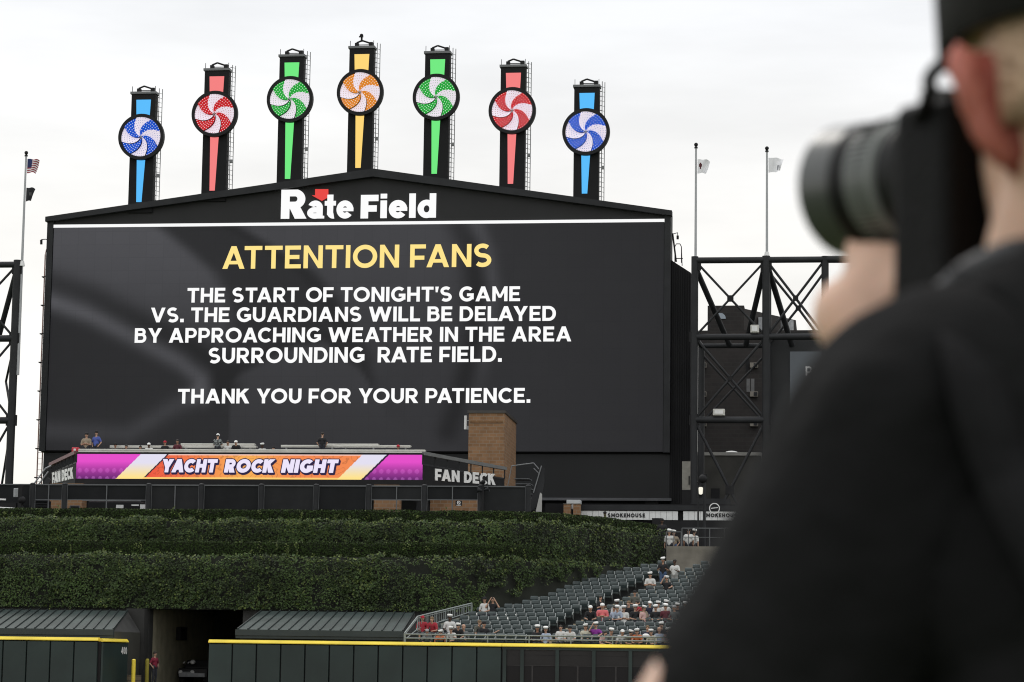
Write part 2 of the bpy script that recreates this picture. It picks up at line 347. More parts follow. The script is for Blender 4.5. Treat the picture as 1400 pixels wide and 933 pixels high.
# ------------------------------------------------------------------ scoreboard
VS = 165.0
def S(px, py, dv=0): p = G(px, py, VS); return V((p.x, VS + dv, p.z))
uL, uR = S(66, 300).x, S(917, 300).x
pk = S(511, 232); zE = (S(67, 297).z + S(917, 290).z) / 2
uC = pk.x
base = V((uC, VS, DECKZ))
board = thing('scoreboard', base, 'giant black video scoreboard with a gabled top showing a weather delay notice', 'scoreboard')
zLine = (S(72, 309).z + S(910, 302).z) / 2
zBot = S(500, 617).z; zFoot = DECKZ
sL, sR = S(74, 309).x, S(908, 302).x
# frame: gable body behind, side jambs and gable rim proud of the LED face
mb = MB()
mb.extrude([(uL, VS + .35, zBot - .1), (uR, VS + .35, zBot - .1), (uR, VS + .35, zE), (uC, VS + .35, pk.z), (uL, VS + .35, zE)], (0, 1.6, 0))
part('cabinet', mb, BLACK2, board)
mb = MB()
mb.box((uL - .02, VS - .12, zBot - .05), (sL - .03, VS + .36, zE - .02)); mb.box((sR + .03, VS - .12, zBot - .05), (uR + .02, VS + .36, zE - .02))
for a, b in (((uL - .1, zE), (uC, pk.z)), ((uR + .1, zE), (uC, pk.z))):
    mb.extrude([(a[0], VS - .38, a[1]), (b[0], VS - .38, b[1]), (b[0], VS - .38, b[1] - .55), (a[0], VS - .38, a[1] - .34)], (0, .72, 0))
part('gable_frame', mb, FRAME, board)
mb = MB()
mb.extrude([(sL, VS + .06, zLine + .12), (sR, VS + .06, zLine + .12), (uR - .3, VS + .06, zE - .3), (uC, VS + .06, pk.z - .5), (uL + .3, VS + .06, zE - .3)], (0, .28, 0))
gp = part('gable_panel', mb, mat('gable_led_off', (.014, .014, .015), .65, .15, .5, bump=.1, bscale=6), board)
mb = MB(); mb.box((sL - .04, VS - .02, zLine - .11), (sR + .04, VS + .1, zLine + .1))
part('white_line', mb, emit('white_led', (250, 250, 250)), board)
# the LED picture: soft grey shapes behind the words
def seg(p, a, b):
    dx, dy = b[0] - a[0], b[1] - a[1]; t = max(0, min(1, ((p[0] - a[0]) * dx + (p[1] - a[1]) * dy) / (dx * dx + dy * dy)))
    return math.hypot(p[0] - a[0] - t * dx, p[1] - a[1] - t * dy)
def pl(p, pts): return min(seg(p, a, b) for a, b in zip(pts, pts[1:]))
def ss(a, b, x): t = max(0, min(1, (x - a) / (b - a))); return t * t * (3 - 2 * t)
def yat(pts, x):
    for (x0, y0), (x1, y1) in zip(pts, pts[1:]):
        if x0 <= x <= x1: return y0 + (y1 - y0) * (x - x0) / (x1 - x0)
    return pts[0][1] if x < pts[0][0] else pts[-1][1]
D1 = [(60, 385), (120, 405), (190, 440), (260, 472), (300, 500), (318, 535)]       # long dark band on the left
L1 = [(60, 412), (120, 432), (190, 466), (250, 497), (280, 520), (272, 545)]        # the pale edge below it
L2 = [(278, 540), (240, 560), (180, 595), (60, 590)]
D2 = [(240, 300), (290, 345), (320, 395), (335, 440), (330, 500), (310, 540)]        # dark edge of the left crescent
D2b = [(300, 300), (360, 340), (420, 385), (450, 440), (480, 500), (520, 560)]
D3 = [(620, 300), (645, 340), (655, 400), (655, 460), (640, 530), (620, 590)]
L3 = [(650, 300), (672, 350), (680, 400), (675, 460), (662, 520), (650, 560)]
XL = [(300, 200), (313, 217), (346, 259), (375, 294), (400, 309), (433, 320), (470, 320), (506, 311), (620, 290)]
XR = [(300, 298), (313, 319), (342, 368), (375, 423), (410, 455), (450, 480), (490, 500), (530, 508), (620, 520)]
YB = [(300, 528), (322, 512), (404, 470), (450, 462), (500, 500), (540, 560), (620, 600)]
def pic(x, y):
    xl, xr = yat(XL, y), yat(XR, y); left = ss(16, -16, x - xl); right = ss(-22, 22, x - xr); low = ss(-14, 16, y - yat(YB, x)) * (1 - left)
    Lv = 74 - 24 * ss(310, 520, y); Rv = 62 - 16 * ss(310, 560, y); Mv = 53 - 7 * ss(500, 610, y)
    g = 37 + left * (Lv - 37) + max(right, low) * (max(Rv * right, Mv * low) - 37)
    if x < 320: g += (35 - g) * ss(-4, 26, y - yat(L1, x) - 2)            # the dark ground below the pale edge
    g -= 24 * math.exp(-(pl((x, y), D1) / 17) ** 2); g += 20 * math.exp(-(pl((x, y), L1) / 12) ** 2)
    g += 17 * math.exp(-(pl((x, y), L2) / 14) ** 2)
    r = ss(600, 690, x); g += (40 - 4 * ss(700, 900, x) - g) * r
    g -= 17 * math.exp(-(pl((x, y), D3) / 15) ** 2); g += 20 * math.exp(-(pl((x, y), L3) / 11) ** 2) * ss(600, 420, y)
    return max(g, 27)
def words_in(text, wt, gap, P0, P1, up, name, m, root, slant=0, space=.36, depth=0):
    """one lettering mesh per word, the whole line running from P0 to P1"""
    gl, wd = typeset(text, wt, gap, slant, space); i = 0; res = []
    for wds in text.split():
        mb = MB(); lay(mb, gl[i:i + len(wds)], wd, P0, P1, up); i += len(wds); o = part(name, mb, m, root); res.append(o)
        if depth: o.modifiers.new('depth', 'SOLIDIFY').thickness = depth
    return res
mb = MB(); nx, nz = 150, 62; vs_ = []; cols = []
for j in range(nz + 1):
    for i in range(nx + 1):
        a, b = i / nx, j / nz; vs_.append((sL + (sR - sL) * a, VS, zBot + (zLine - .1 - zBot) * b))
        x = 66 + 842 * a; y = 617 - (617 - 312) * b; cols.append(pic(x, y))
mb.add(vs_, [(j * (nx + 1) + i, j * (nx + 1) + i + 1, (j + 1) * (nx + 1) + i + 1, (j + 1) * (nx + 1) + i) for j in range(nz) for i in range(nx)])
def colour(o, cols):
    at = o.data.color_attributes.new('picture', 'FLOAT_COLOR', 'POINT')
    for i, c in enumerate(cols): at.data[i].color = (*c, 1)
screen = part('screen', mb, emit('screen_picture', attr='picture', led=.06), board)
colour(screen, [lin((c * .985, c * .985, c * 1.035)) for c in cols])
WTXT = emit('white_screen_text', (252, 252, 252)); YTXT = emit('cream_screen_text', (255, 228, 140))
for text, x0, x1, yb0, yb1, yt, wt, m in (("ATTENTION FANS", 304, 672, 368, 365, 337, .195, YTXT), ("THE START OF TONIGHT'S GAME", 256, 711, 414, 412, 394, .215, WTXT),
        ("VS. THE GUARDIANS WILL BE DELAYED", 206, 760, 441, 439, 421, .215, WTXT), ("BY APPROACHING WEATHER IN THE AREA", 184, 781, 469, 467, 449, .215, WTXT),
        ("SURROUNDING  RATE FIELD.", 285, 686, 497, 495, 476, .215, WTXT), ("THANK YOU FOR YOUR PATIENCE.", 243, 725, 552, 551, 532, .215, WTXT)):
    P0 = S(x0, yb0, -.012); P1 = S(x1, yb1, -.012); h = S(x0, yt, 0).z - S(x0, yb0, 0).z
    words_in(text, wt, .115, P0, P1, (0, 0, h), 'lettering', m, screen)
# channel letters of the name on the gable
mb = MB()
def put(mb, text, wt, gap, x0, x1, yb, yt, dv, xh=1, slant=0):
    gl, wd = typeset(text, wt, gap, slant); P0 = S(x0, yb, dv); P1 = S(x1, yb, dv); P1.z = P0.z + (P1.x - P0.x) * .0; lay(mb, gl, wd, P0, P1, (0, 0, (S(x0, yt).z - S(x0, yb).z)))
put(mb, 'R', .27, 0, 384, 419, 299.5, 259.5, -.03); put(mb, 'ate', .33, .02, 420, 483, 299.2, 275.5, -.034)
put(mb, 'F', .29, 0, 493, 517, 299, 267, -.03); put(mb, 'ield', .33, .10, 520, 596, 298.6, 274.6, -.034)
ln = part('lettering', mb, WTXT, gp)
sd_ = ln.modifiers.new('depth', 'SOLIDIFY'); sd_.thickness = .06; sd_.offset = 0
mb = MB(); q = lambda x, y: S(x, y, -.05)
mb.extrude([q(431, 259), q(449, 259), q(449, 267.5), q(453.5, 267.5), q(440, 275), q(426.5, 267.5), q(431, 267.5)], (0, .05, 0))
part('arrow_mark', mb, emit('red_arrow', (232, 70, 66)), gp)
# lower skirt, beams and legs
mb = MB(); zS = S(800, 681).z
mb.box((uL + .2, VS + .3, zS), (uR, VS + 1.5, zBot - .15))
part('louvred_skirt', mb, mat('black_louvres', (.006, .007, .008), .6, .3, .3, bump=.2, bscale=4), board)
mb = MB(); mb.box((S(700, 680).x, VS - .1, S(800, 684.5).z), (S(918, 680).x, VS + .25, S(800, 681).z)); part('service_beam', mb, mat('worn_grey_beam', (.085, .088, .095), .6, .2, 1), board)
mb = MB(); mb.box((uL + .3, VS + 1.0, DECKZ - .6), (uR + .028, VS + 1.3, zS - .002)); part('base_wall', mb, BLACK2, board)
for u in (uL + 1, uL + 14, uC + 9, uR - 1.2):
    mb = MB(); mb.box((u - .45, VS + .4, DECKZ), (u + .45, VS + 1.4, zS - .002)); part('leg', mb, BLACK, board)
# side annex on the right, its corrugation and handrail
mb = MB(); a0 = S(917, 355); a1 = S(944, 372)
mb.extrude([(uR + .03, VS + .3, DECKZ), (a1.x, VS + .3, DECKZ), (a1.x, VS + .3, a1.z), (uR + .03, VS + .3, a0.z)], (0, 1.6, 0))
for k in range(9): u = uR + .1 + k * (a1.x - uR - .12) / 8; mb.box((u, VS + .22, DECKZ), (u + .05, VS + .3, a1.z + (a0.z - a1.z) * (1 - k / 8) - .05))
part('side_annex', mb, BLACK2, board)
mb = MB()
for x in (922, 931): mb.path([S(x, 358, .5), S(x, 336, .5)], .03, 6)
mb.path([S(922, 336, .5), S(924, 332, .5), S(929, 332, .5), S(931, 336, .5), S(932, 362, .5)], .03, 6); mb.path([S(919, 318, .4), S(924, 357, .4)], .06, 6)
mb.path([S(919, 319, .4), S(926, 317, .4), S(926, 321, .4)], .025, 6); mb.path([S(922, 352, .5), S(933, 352, .5)], .03, 6)
mb.tube(S(926, 321, .4), S(926, 326, .4), .08, 8)
part('roof_handrail', mb, BLACK, board)
mb = MB(); mb.path([S(66, 328, .4), S(60, 326, .4), S(54, 326.5, .4)], .03, 6); mb.tube(S(54, 327, .4), S(54, 333, .4), .09, 8); part('camera_arm', mb, BLACK, board)
# thin caged ladder down the left edge
lad = thing('caged_ladder', (S(50, 645).x, VS + 1, DECKZ), 'thin rusty caged ladder running down the left edge of the scoreboard', 'ladder')
RUST = mat('faded_red_primer', (.42, .27, .24), .8, .3, 2)
zt, zb = S(60, 345).z, DECKZ; ul = S(58, 345).x - .12; mb = MB()
for du in (0, .34): mb.path([(ul + du, VS + 1, zb), (ul + du, VS + 1, zt)], .05, 6)
mb.path([(ul, VS + 1, zt), (ul + .06, VS + 1, zt + .35), (ul + .25, VS + 1, zt + .5), (ul + .5, VS + 1, zt + .42), (ul + .8, VS + 1, zt + .3)], .03, 6)
part('side_rail', mb, RUST, lad); mb = MB(); k = zb
while k < zt: mb.tube((ul, VS + 1, k), (ul + .34, VS + 1, k), .014, 5); k += .4
part('rung', mb, RUST, lad); k = zb + 3
while k < zt + .2: mb = MB(); mb.box((ul - .05, VS + .6, k), (ul - .01, VS + 1, k + .07)); mb.box((ul - .05, VS + .56, k), (ul + .4, VS + .6, k + .07)); mb.box((ul + .36, VS + .6, k), (ul + .4, VS + 1, k + .07)); k += 2.0; part('cage_hoop', mb, BLACK, lad)

# ------------------------------------------------------------------ the seven pinwheel towers
def swirl(mb, rad, k, n, mi, raise_=.20):
    """one curved blade of the wheel: from hub to rim, one edge lifted"""
    NR, NT = 12, 6; vs = []; fs = []
    for i in range(NR + 1):
        r = rad * (.03 + .97 * i / NR); tw = R_(58) * (1 - (r / rad)) ** 1.15
        for j in range(NT + 1):
            th = 2 * math.pi * (k + j / NT) / n + tw + R_(14) + math.pi / 2
            vs.append((r * math.cos(th), -raise_ * (j / NT) - .02, r * math.sin(th)))
    for i in range(NR):
        for j in range(NT): fs.append((i * (NT + 1) + j, i * (NT + 1) + j + 1, (i + 1) * (NT + 1) + j + 1, (i + 1) * (NT + 1) + j))
    mb.add(vs, fs, mi)
COLS = dict(blue=((20, 88, 220), (88, 188, 252)), red=((218, 28, 36), (244, 128, 128)), green=((36, 184, 62), (112, 234, 128)), orange=((244, 146, 40), (254, 214, 118)))
PETALW = mat('white_blade', (.62, .57, .62), .5, .05, 2)
def tower(xc, yt, yb, yw, name, label):
    """tower seen with its cap at yt, foot at yb and wheel centre at yw, axis through xc at the wheel"""
    vt = VS - .45; p = lambda x, y, dv=0: G(x, y, vt) + V((0, dv, 0))
    c = p(xc, yw); u0 = c.x; zt = p(xc + 3, yt).z; zb = zE + (pk.z - zE) * (1 - abs(u0 - uC) / ((uR - uL) / 2)) + .1
    t = thing('pinwheel_tower', (u0, vt + 1, zb), label, 'pinwheel tower', 'pinwheel towers on top of the scoreboard')
    dark, lite = COLS[name]; hw = .86
    mb = MB(); mb.box((u0 - hw, vt + .35, zb - .6), (u0 + hw, vt + 1.05, zt)); part('pylon', mb, BLACK2, t, bevel=.02)
    mb = MB(); mb.box((u0 - hw - .08, vt + .28, zt), (u0 + hw + .06, vt + 1.1, zt + .16)); part('cap', mb, mat('grey_cap_flashing', (.16, .165, .17), .5, .1, 2), t)
    mb = MB()
    for a in (-.82, .82): mb.bar((u0 + a, vt + .4, zt + .16), (u0 + a, vt + .4, zt + .55), .035)
    mb.path([(u0 - .45, vt + .5, zt + .22), (u0 - .40, vt + .5, zt + .42), (u0 - .02, vt + .5, zt + .58), (u0 + .45, vt + .5, zt + .42), (u0 + .60, vt + .5, zt + .25)], .06, 6)
    mb.box((u0 - .5, vt + .38, zt + .162), (u0 - .25, vt + .7, zt + .40)); mb.box((u0 + .48, vt + .38, zt + .162), (u0 + .75, vt + .7, zt + .44)); mb.bar((u0 - .5, vt + .5, zt + .27), (u0 + .7, vt + .5, zt + .27), .05)
    if name == 'orange': mb.tube((u0 - .05, vt + .5, zt + .5), (u0 - .05, vt + .5, zt + .8), .07, 8); mb.ball((u0 - .05, vt + .42, zt + .92), .13); mb.bar((u0 - .2, vt + .3, zt + .8), (u0 + .1, vt + .3, zt + .8), .08)
    part('floodlight_bracket', mb, BLACK, t)
    R, ri = 1.62, 1.39; zc = c.z
    # lit bars above and below the wheel
    LED = emit(name + '_bar_led', lite); f = vt + .33
    mb = MB(); z1, z0 = zt - .42, zc + 1.3; mb.extrude([(u0 - .50, f, z1), (u0 + .54, f, z1), (u0 + .48, f, z0), (u0 - .45, f, z0)], (0, .03, 0)); part('upper_light_bar', mb, LED, t)
    mb = MB(); z1, z0 = zc - 1.5, zb + .15; mb.extrude([(u0 - .33, f, z1), (u0 + .27, f, z1), (u0 + .10, f, z0), (u0 - .27, f, z0)], (0, .03, 0)); part('lower_light_bar', mb, LED, t)
    wheel = MB()
    wheel.lathe([(ri, 0), (ri, -.36), (R, -.36), (R, 0), (ri, 0)], (u0, vt + .36, zc), (0, 1, 0), 56, smooth=False)
    wheel.lathe([(.001, .0), (ri, .0)], (u0, vt + .30, zc), (0, 1, 0), 40)
    ring = part('wheel_ring', wheel, BLACK, t)
    m1 = emit(name + '_blade', tuple(int(x * .92) for x in dark)); m2 = emit('white_blade_lit', (200, 190, 202)); m1.node_tree.nodes['Principled BSDF'].inputs['Base Color'].default_value = (*lin(tuple(x * .4 for x in dark)), 1); m1.node_tree.nodes['Principled BSDF'].inputs['Emission Strength'].default_value = .85
    m2.node_tree.nodes['Principled BSDF'].inputs['Base Color'].default_value = (.35, .33, .35, 1)
    m2.node_tree.nodes['Principled BSDF'].inputs['Emission Strength'].default_value = 1.1
    for k in range(8):
        mb = MB(); swirl(mb, ri, k, 8, 0); mb.v = [(x + u0, y + vt + .2, z + zc) for x, y, z in mb.v]
        # rows of little lamps studded over the blade
        stud = MB()
        NR = 8
        for i in range(1, NR + 1):
            r = ri * i / (NR + .35); tw = R_(58) * (1 - (r / ri)) ** 1.15; n_ = max(1, int(r * 2 * math.pi / 8 / .15))
            for j in range(n_):
                fj = (j + .5 + .25 * (i % 2)) / (n_ + .25); th = 2 * math.pi * (k + fj) / 8 + tw + R_(14) + math.pi / 2
                cx, cz = u0 + r * math.cos(th), zc + r * math.sin(th); y = vt + .2 - .20 * fj - .04; s = .029
                stud.add([(cx + s * math.cos(q * math.pi / 3), y, cz + s * math.sin(q * math.pi / 3)) for q in range(6)], [tuple(range(6))])
        mb.add(stud.v, stud.f, 1)
        part('wheel_blade', mb, [m2 if k % 2 else m1, emit('stud_on_white_' + name, tuple(int(96 + x * .38) for x in dark)) if k % 2 else emit('white_stud', (244, 240, 246))], t, label='white blade' if k % 2 else f'{name} blade')
    mb = MB(); mb.lathe([(.001, -.12), (.07, -.1), (.09, 0)], (u0, vt + .08, zc), (0, 1, 0), 12); part('hub', mb, GALV, t)
    # service ladder and rail down the right-hand side
    mb = MB(); ux = u0 + hw + .16
    for d in (0, .26): mb.tube((ux + d * .6, vt + .7 + d, zb - .3), (ux + d * .6, vt + .7 + d, zt + .45), .03, 6)
    z = zb
    while z < zt + .3: mb.tube((ux, vt + .7, z), (ux + .16, vt + .96, z), .015, 5); mb.box((ux - .15, vt + .7, z), (ux, vt + .76, z + .04)); z += .33
    for d in (.25, .62): z = zb + (zt - zb) * d; mb.box((ux - .02, vt + .6, z), (ux + .2, vt + .8, z + .22))
    part('service_ladder', mb, mat('grey_ladder', (.22, .225, .23), .5, .2, 3), t)
for a in ((192.5, 127, 278, 187, 'blue', 'blue and white pinwheel tower at the left end of the scoreboard gable'), (293, 95, 262, 155.5, 'red', 'red and white pinwheel tower on the left slope of the gable'),
          (396, 76, 245, 135.5, 'green', 'green and white pinwheel tower just left of the orange one'), (492, 64.5, 232, 126, 'orange', 'tallest pinwheel tower, orange and white, at the peak of the gable'),
          (596, 71.5, 244, 132.5, 'green', 'green and white pinwheel tower just right of the orange one'), (700, 90, 260, 151, 'red', 'red and white pinwheel tower on the right slope of the gable'),
          (801, 117.5, 274, 180, 'blue', 'blue and white pinwheel tower at the right end of the scoreboard gable')): tower(*a)

# ------------------------------------------------------------------ flagpoles, flags
def flagpole(px, yt, yb, v, label, zfoot):
    p = G(px, yb, v); zt = G(px, yt, v).z
    t = thing('flagpole', (p.x, v, p.z), label, 'flagpole', 'flagpoles on the light towers')
    mb = MB(); mb.tube((p.x, v, zfoot), (p.x, v, zt), .11, 12, .065); part('pole', mb, mat('pale_pole_paint', (.40, .41, .42), .4, .08, 2), t)
    mb = MB(); mb.tube((p.x, v, zt), (p.x, v, zt + .1), .12, 10, .1); mb.ball((p.x, v, zt + .24), .13); part('finial', mb, BLACK, t)
    mb = MB(); mb.tube((p.x, v, p.z - .1), (p.x, v, p.z + .25), .2, 12, .13); part('collar', mb, WHITE, t)
    return p.x, zt
def flag(u, v, z1, wd, ht, label, painter, mats, tail=0, seed=0):
    NX, NZ = 16, 13; vs = []; fs = []; mi = []
    for i in range(NX + 1):
        for j in range(NZ + 1):
            a, b = i / NX, j / NZ
            x = a * wd * (1 - .25 * a * b) + .1; y = .16 * math.sin(a * 7 + b * 2.4 + seed) * a; z = -b * ht * (1 - .15 * a) - a * a * ht * tail + .06 * math.sin(a * 9 + seed + b * 3) * a
            vs.append((u + x, v + y, z1 + z))
    mb = MB()
    for i in range(NX):
        for j in range(NZ): mb.add([], []); fs.append((i * (NZ + 1) + j, (i + 1) * (NZ + 1) + j, (i + 1) * (NZ + 1) + j + 1, i * (NZ + 1) + j + 1)); mi.append(painter(i / NX, j / NZ, j))
    mb.v = vs; mb.f = [list(f) for f in fs]; mb.m = mi; mb.sm = [True] * len(fs)
    return single('flag', mb, mats, (u, v, z1), label, 'flag', 'flags on the flagpoles')
FW = mat('white_flag_cloth', (.86, .86, .88), .9, .05, 3); FR = mat('red_flag_cloth', (.34, .035, .05), .9, .1, 3); FN = mat('navy_flag_cloth', (.03, .04, .12), .9, .1, 3); FK = mat('black_flag_cloth', (.03, .03, .034), .9, .2, 3)
u, zt = flagpole(30, 214, 362, 160, 'tall pale flagpole left of the scoreboard carrying two flags', 20)
q = lambda x, y: G(x, y, 160)
flag(u, 160, q(32, 217.5).z, .82, 1.0, 'striped red and white flag with a navy canton at the top of the left pole', lambda a, b, j: (2 if a < .42 and b < .54 else (1 if j % 2 == 0 else 0)), [FW, FR, FN], .12)
flag(u, 160, q(32, 257).z, .62, .95, 'black flag hanging below the striped one on the left pole', lambda a, b, j: 1 if .35 < a < .6 and .35 < b < .6 else 0, [FK, mat('grey_flag_print', (.12, .12, .12), .9)], .02, 2)
u, zt = flagpole(951, 203, 356, 158, 'pale flagpole nearer the scoreboard on the right light tower', 18)
flag(u, 158, G(951, 218, 158).z, .80, .95, 'white flag with a small dark emblem nearer the scoreboard', lambda a, b, j: 1 if (.12 < a < .36 and .2 < b < .62 and (abs(a - .24) < .07 or abs(b - .4) < .12)) else 0, [FW, mat('dark_red_flag_print', (.10, .03, .035), .9)], .12, 1)
u, zt = flagpole(1048.5, 208, 350, 158, 'pale flagpole nearer the photographer on the right light tower', 18)
flag(u, 158, G(1049, 216, 158).z, .98, .98, 'white flag with faint grey writing nearer the photographer', lambda a, b, j: 1 if (.55 < a < .85 and .45 < b < .8 and int(a * 22) % 2) else 0, [FW, mat('grey_flag_writing', (.28, .28, .30), .9)], .08, 3)

# ------------------------------------------------------------------ light towers of tubular steel, left and right
def lighttower(base, label, cols, beams, braces, gus, extra=None):
    t = thing('light_tower', base, label, 'light tower', 'steel light towers beside the scoreboard')
    for a, b, r in cols: mb = MB(); mb.tube(a, b, r, 12); part('column', mb, FRAME, t)
    for a, b, r in beams: mb = MB(); mb.tube(a, b, r, 10); part('beam', mb, FRAME, t)
    for a, b, r in braces: mb = MB(); mb.tube(a, b, r, 8); part('brace', mb, FRAME, t)
    for c, s in gus: mb = MB(); mb.box((c.x - s, c.y - .1, c.z - s), (c.x + s, c.y + .1, c.z + s)); part('gusset_plate', mb, BLACK, t)
    return t
vR = 158; q = lambda x, y, d=0: G(x, y, vR) + V((0, d, 0))
cA = q(950, 356).x; cB = q(1047.5, 350).x; dU = cB - cA; cC = cA + 1.82 * dU; cD = cC + dU
zT = (q(950, 359).z + q(1047, 353).z) / 2; zM = (q(950, 463).z + q(1047, 459).z) / 2; zL = (q(950, 576).z + q(1047, 573).z) / 2; zB0 = DECKZ
D = 4.5
P = lambda u, z, d=0: V((u, vR + d, z))
cols = [(P(cA, zB0), P(cA, zT + .25), .23), (P(cB, zB0), P(cB, zT + .25), .26), (P(cC, zB0), P(cC, zT + .2), .24), (P(cD, zB0), P(cD, zT + .2), .24)]
cols += [(P(cA + .2, zB0, D), P(cA + .2, zM, D), .22), (P(cB, zB0, D), P(cB, zT, D), .22)]
beams = [(P(cA, zT), P(cB, zT), .21), (P(cB, zT), P(cC, zT), .21), (P(cC, zT), P(cD, zT), .24), (P(cA, zM), P(cB, zM), .21), (P(cB, zM), P(cC, zM), .21), (P(cC, zM), P(cD, zM), .24),
         (P(cA, zL), P(cB, zL), .22), (P(cA, zM, D), P(cB, zM, D), .16), (P(cA, zM), P(cA + .2, zM, D), .16), (P(cB, zT), P(cB, zT, D), .16), (P(cB, zM), P(cB, zM, D), .16)]
zc = (zT + zM) / 2; cm = (cA + cB) / 2; zc2 = (zM + zL) / 2; zc3 = (zL + zB0) / 2 - .3; cm2 = (cB + cC) / 2
br = []
for (a, b, z1, z0, m, k, r) in ((cA, cB, zT, zM, cm, zc, .075), (cA, cB, zM, zL, cm, zc2, .085), (cA, cB, zL, zB0 - .6, cm, zc3, .095)):
    for uu, zz in ((a, z1), (b, z1), (a, z0), (b, z0)): br.append((P(uu, zz), P(m, k), r))
for d in (0, D):
    for uu, zz in ((cB, zT), (cC, zT), (cB, zM), (cC, zM)): br.append((P(uu, zz, d), P(cm2 + d * .02, zc, d), .085))
br += [(P(cA + .1, zT - .6, .1), P(cA + .45 * dU, zM, D), .19), (P(cB - .15, zT - .6, .1), P(cA + .68 * dU, zM, D), .19), (P(cB + .15, zT - .6, .1), P(cB + .34 * dU, zM, D), .19),
       (P(cA + .1, zM - .4, D), P(cB, zL, D), .075), (P(cB, zM - .4, D), P(cA, zL, D), .075)]
gus = [(P(cm, zc), .20), (P(cm, zc2), .15), (P(cm, zc3), .28), (P(cm2, zc), .17), (P(cm2 + .1, zc, D), .17), (P(cA + .1, zT - .35), .30), (P(cB, zT - .45), .36), (P(cA, zM), .33), (P(cB, zM), .33), (P(cA, zL), .32), (P(cB, zL), .32)]
rt = lighttower((cA, vR, zB0), 'dark tubular steel light tower with crossed braces, carrying the two white flags', cols, beams, br, gus)
mb = MB(); mb.box((q(957, 688).x - .4, vR - .9, q(960, 697).z), (q(1000, 688).x, vR - .6, q(960, 683).z)); part('lower_truss_beam', mb, FRAME, rt)
# small fittings that stand on its beams
for px, py, w_, h_, lab in ((983, 571, .75, .42, 'white equipment box on the lower beam of the right light tower'), (1032, 452, .55, .5, 'tilted white floodlight box beside the second column of the right tower')):
    c = q(px, py); z = zL + .27 if py > 500 else zM + .25
    t = thing('equipment_box', (c.x, vR, z), lab, 'equipment box'); mb = MB(); mb.box((c.x - w_ / 2, vR - .25, z), (c.x + w_ / 2, vR + .25, z + h_)); part('casing', mb, mat('sun_bleached_plastic', (.55, .54, .50), .6, .1, 2), t, bevel=.03)
    mb = MB(); mb.box((c.x - w_ / 2 + .1, vR - .29, z + .1), (c.x + w_ / 2 - .1, vR - .252, z + h_ - .1)); part('cover', mb, WHITE, t)
vl = 160; q = lambda x, y: G(x, y, vl)
c0 = q(24, 362).x; zT2 = q(20, 362).z; zM2 = q(12, 463).z; zL2 = q(10, 575).z
P = lambda u, z, d=0: V((u, vl + d, z)); c1 = c0 - 4.6
cols = [(P(c0, zB0), P(c0, zT2 + .3), .27), (P(c1, zB0), P(c1, zT2 + .3), .27), (P(c1 + .3, zB0, 4), P(c1 + .3, zT2, 4), .2)]
beams = [(P(c0, zT2), P(c1, zT2), .22), (P(c0, zM2), P(c1, zM2), .24), (P(c0, zL2), P(c1, zL2), .24)]
br = [(P(c0 - .1, zT2 - .6), P(c0 - 1.9, zM2, 2), .19)]
for z1, z0, m in ((zT2, zM2, 2.3), (zM2, zL2, 2.3), (zL2, zB0, 2.3)):
    for uu in (c0, c1):
        for zz in (z1, z0): br.append((P(uu, zz), P(c0 - m, (z1 + z0) / 2), .085))
for z1, z0 in ((zM2, zL2), (zL2, zB0)): br.append((P(c0, z1 - .3), P(c0 - 1.25, (z1 + z0) / 2 + .1, 2.2), .08)); br.append((P(c0, z0 + .3), P(c0 - 1.25, (z1 + z0) / 2 + .1, 2.2), .08))
lighttower((c0, vl, zB0), 'dark tubular steel light tower under the pole with the striped flag', cols, beams, br, [(P(c0, zT2 - .3), .35), (P(c0, zM2), .36), (P(c0, zL2), .36), (P(c0 - 2.3, (zT2 + zM2) / 2), .3), (P(c0 - 2.3, (zM2 + zL2) / 2), .3)])
# ------------------------------------------------------------------ fan deck with its ribbon screen
vD = 140.0; D = lambda x, y, dv=0: G(x, y, vD) + V((0, dv, 0))
dl, dr = D(105, 622).x, D(578, 622).x; zt = D(340, 621.5).z; zb = D(340, 655.5).z
A2 = (dr, vD); B2 = (G(690, 640, 151).x, 151.0); A1 = (dl, vD); B1 = (G(70, 640, 149).x, 149.0)
dk = thing('fan_deck', ((dl + dr) / 2, vD, DECKZ), 'raised fan deck terrace with a bright ribbon screen below the scoreboard', 'spectator deck')
zF = 12.3
mb = MB(); mb.extrude([(dl, vD + .12, zb - .25), (dr, vD + .12, zb - .25), (B2[0], B2[1], zb - .25), (B2[0] - 1, 158, zb - .25), (B1[0] + 1, 158, zb - .25), (B1[0], B1[1], zb - .25)], (0, 0, zF - zb + .0), 0)
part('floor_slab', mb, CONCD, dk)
mb = MB(); mb.box((dl - .02, vD + .1, zb - .32), (dr + .02, vD + .3, zt + .12)); mb.box((dl - .05, vD - .02, zt + .002), (dr + .05, vD + .1, zt + .07)); mb.box((dl - .05, vD - .02, zb - .32), (dr + .05, vD + .1, zb - .005))
part('screen_frame', mb, BLACK, dk)
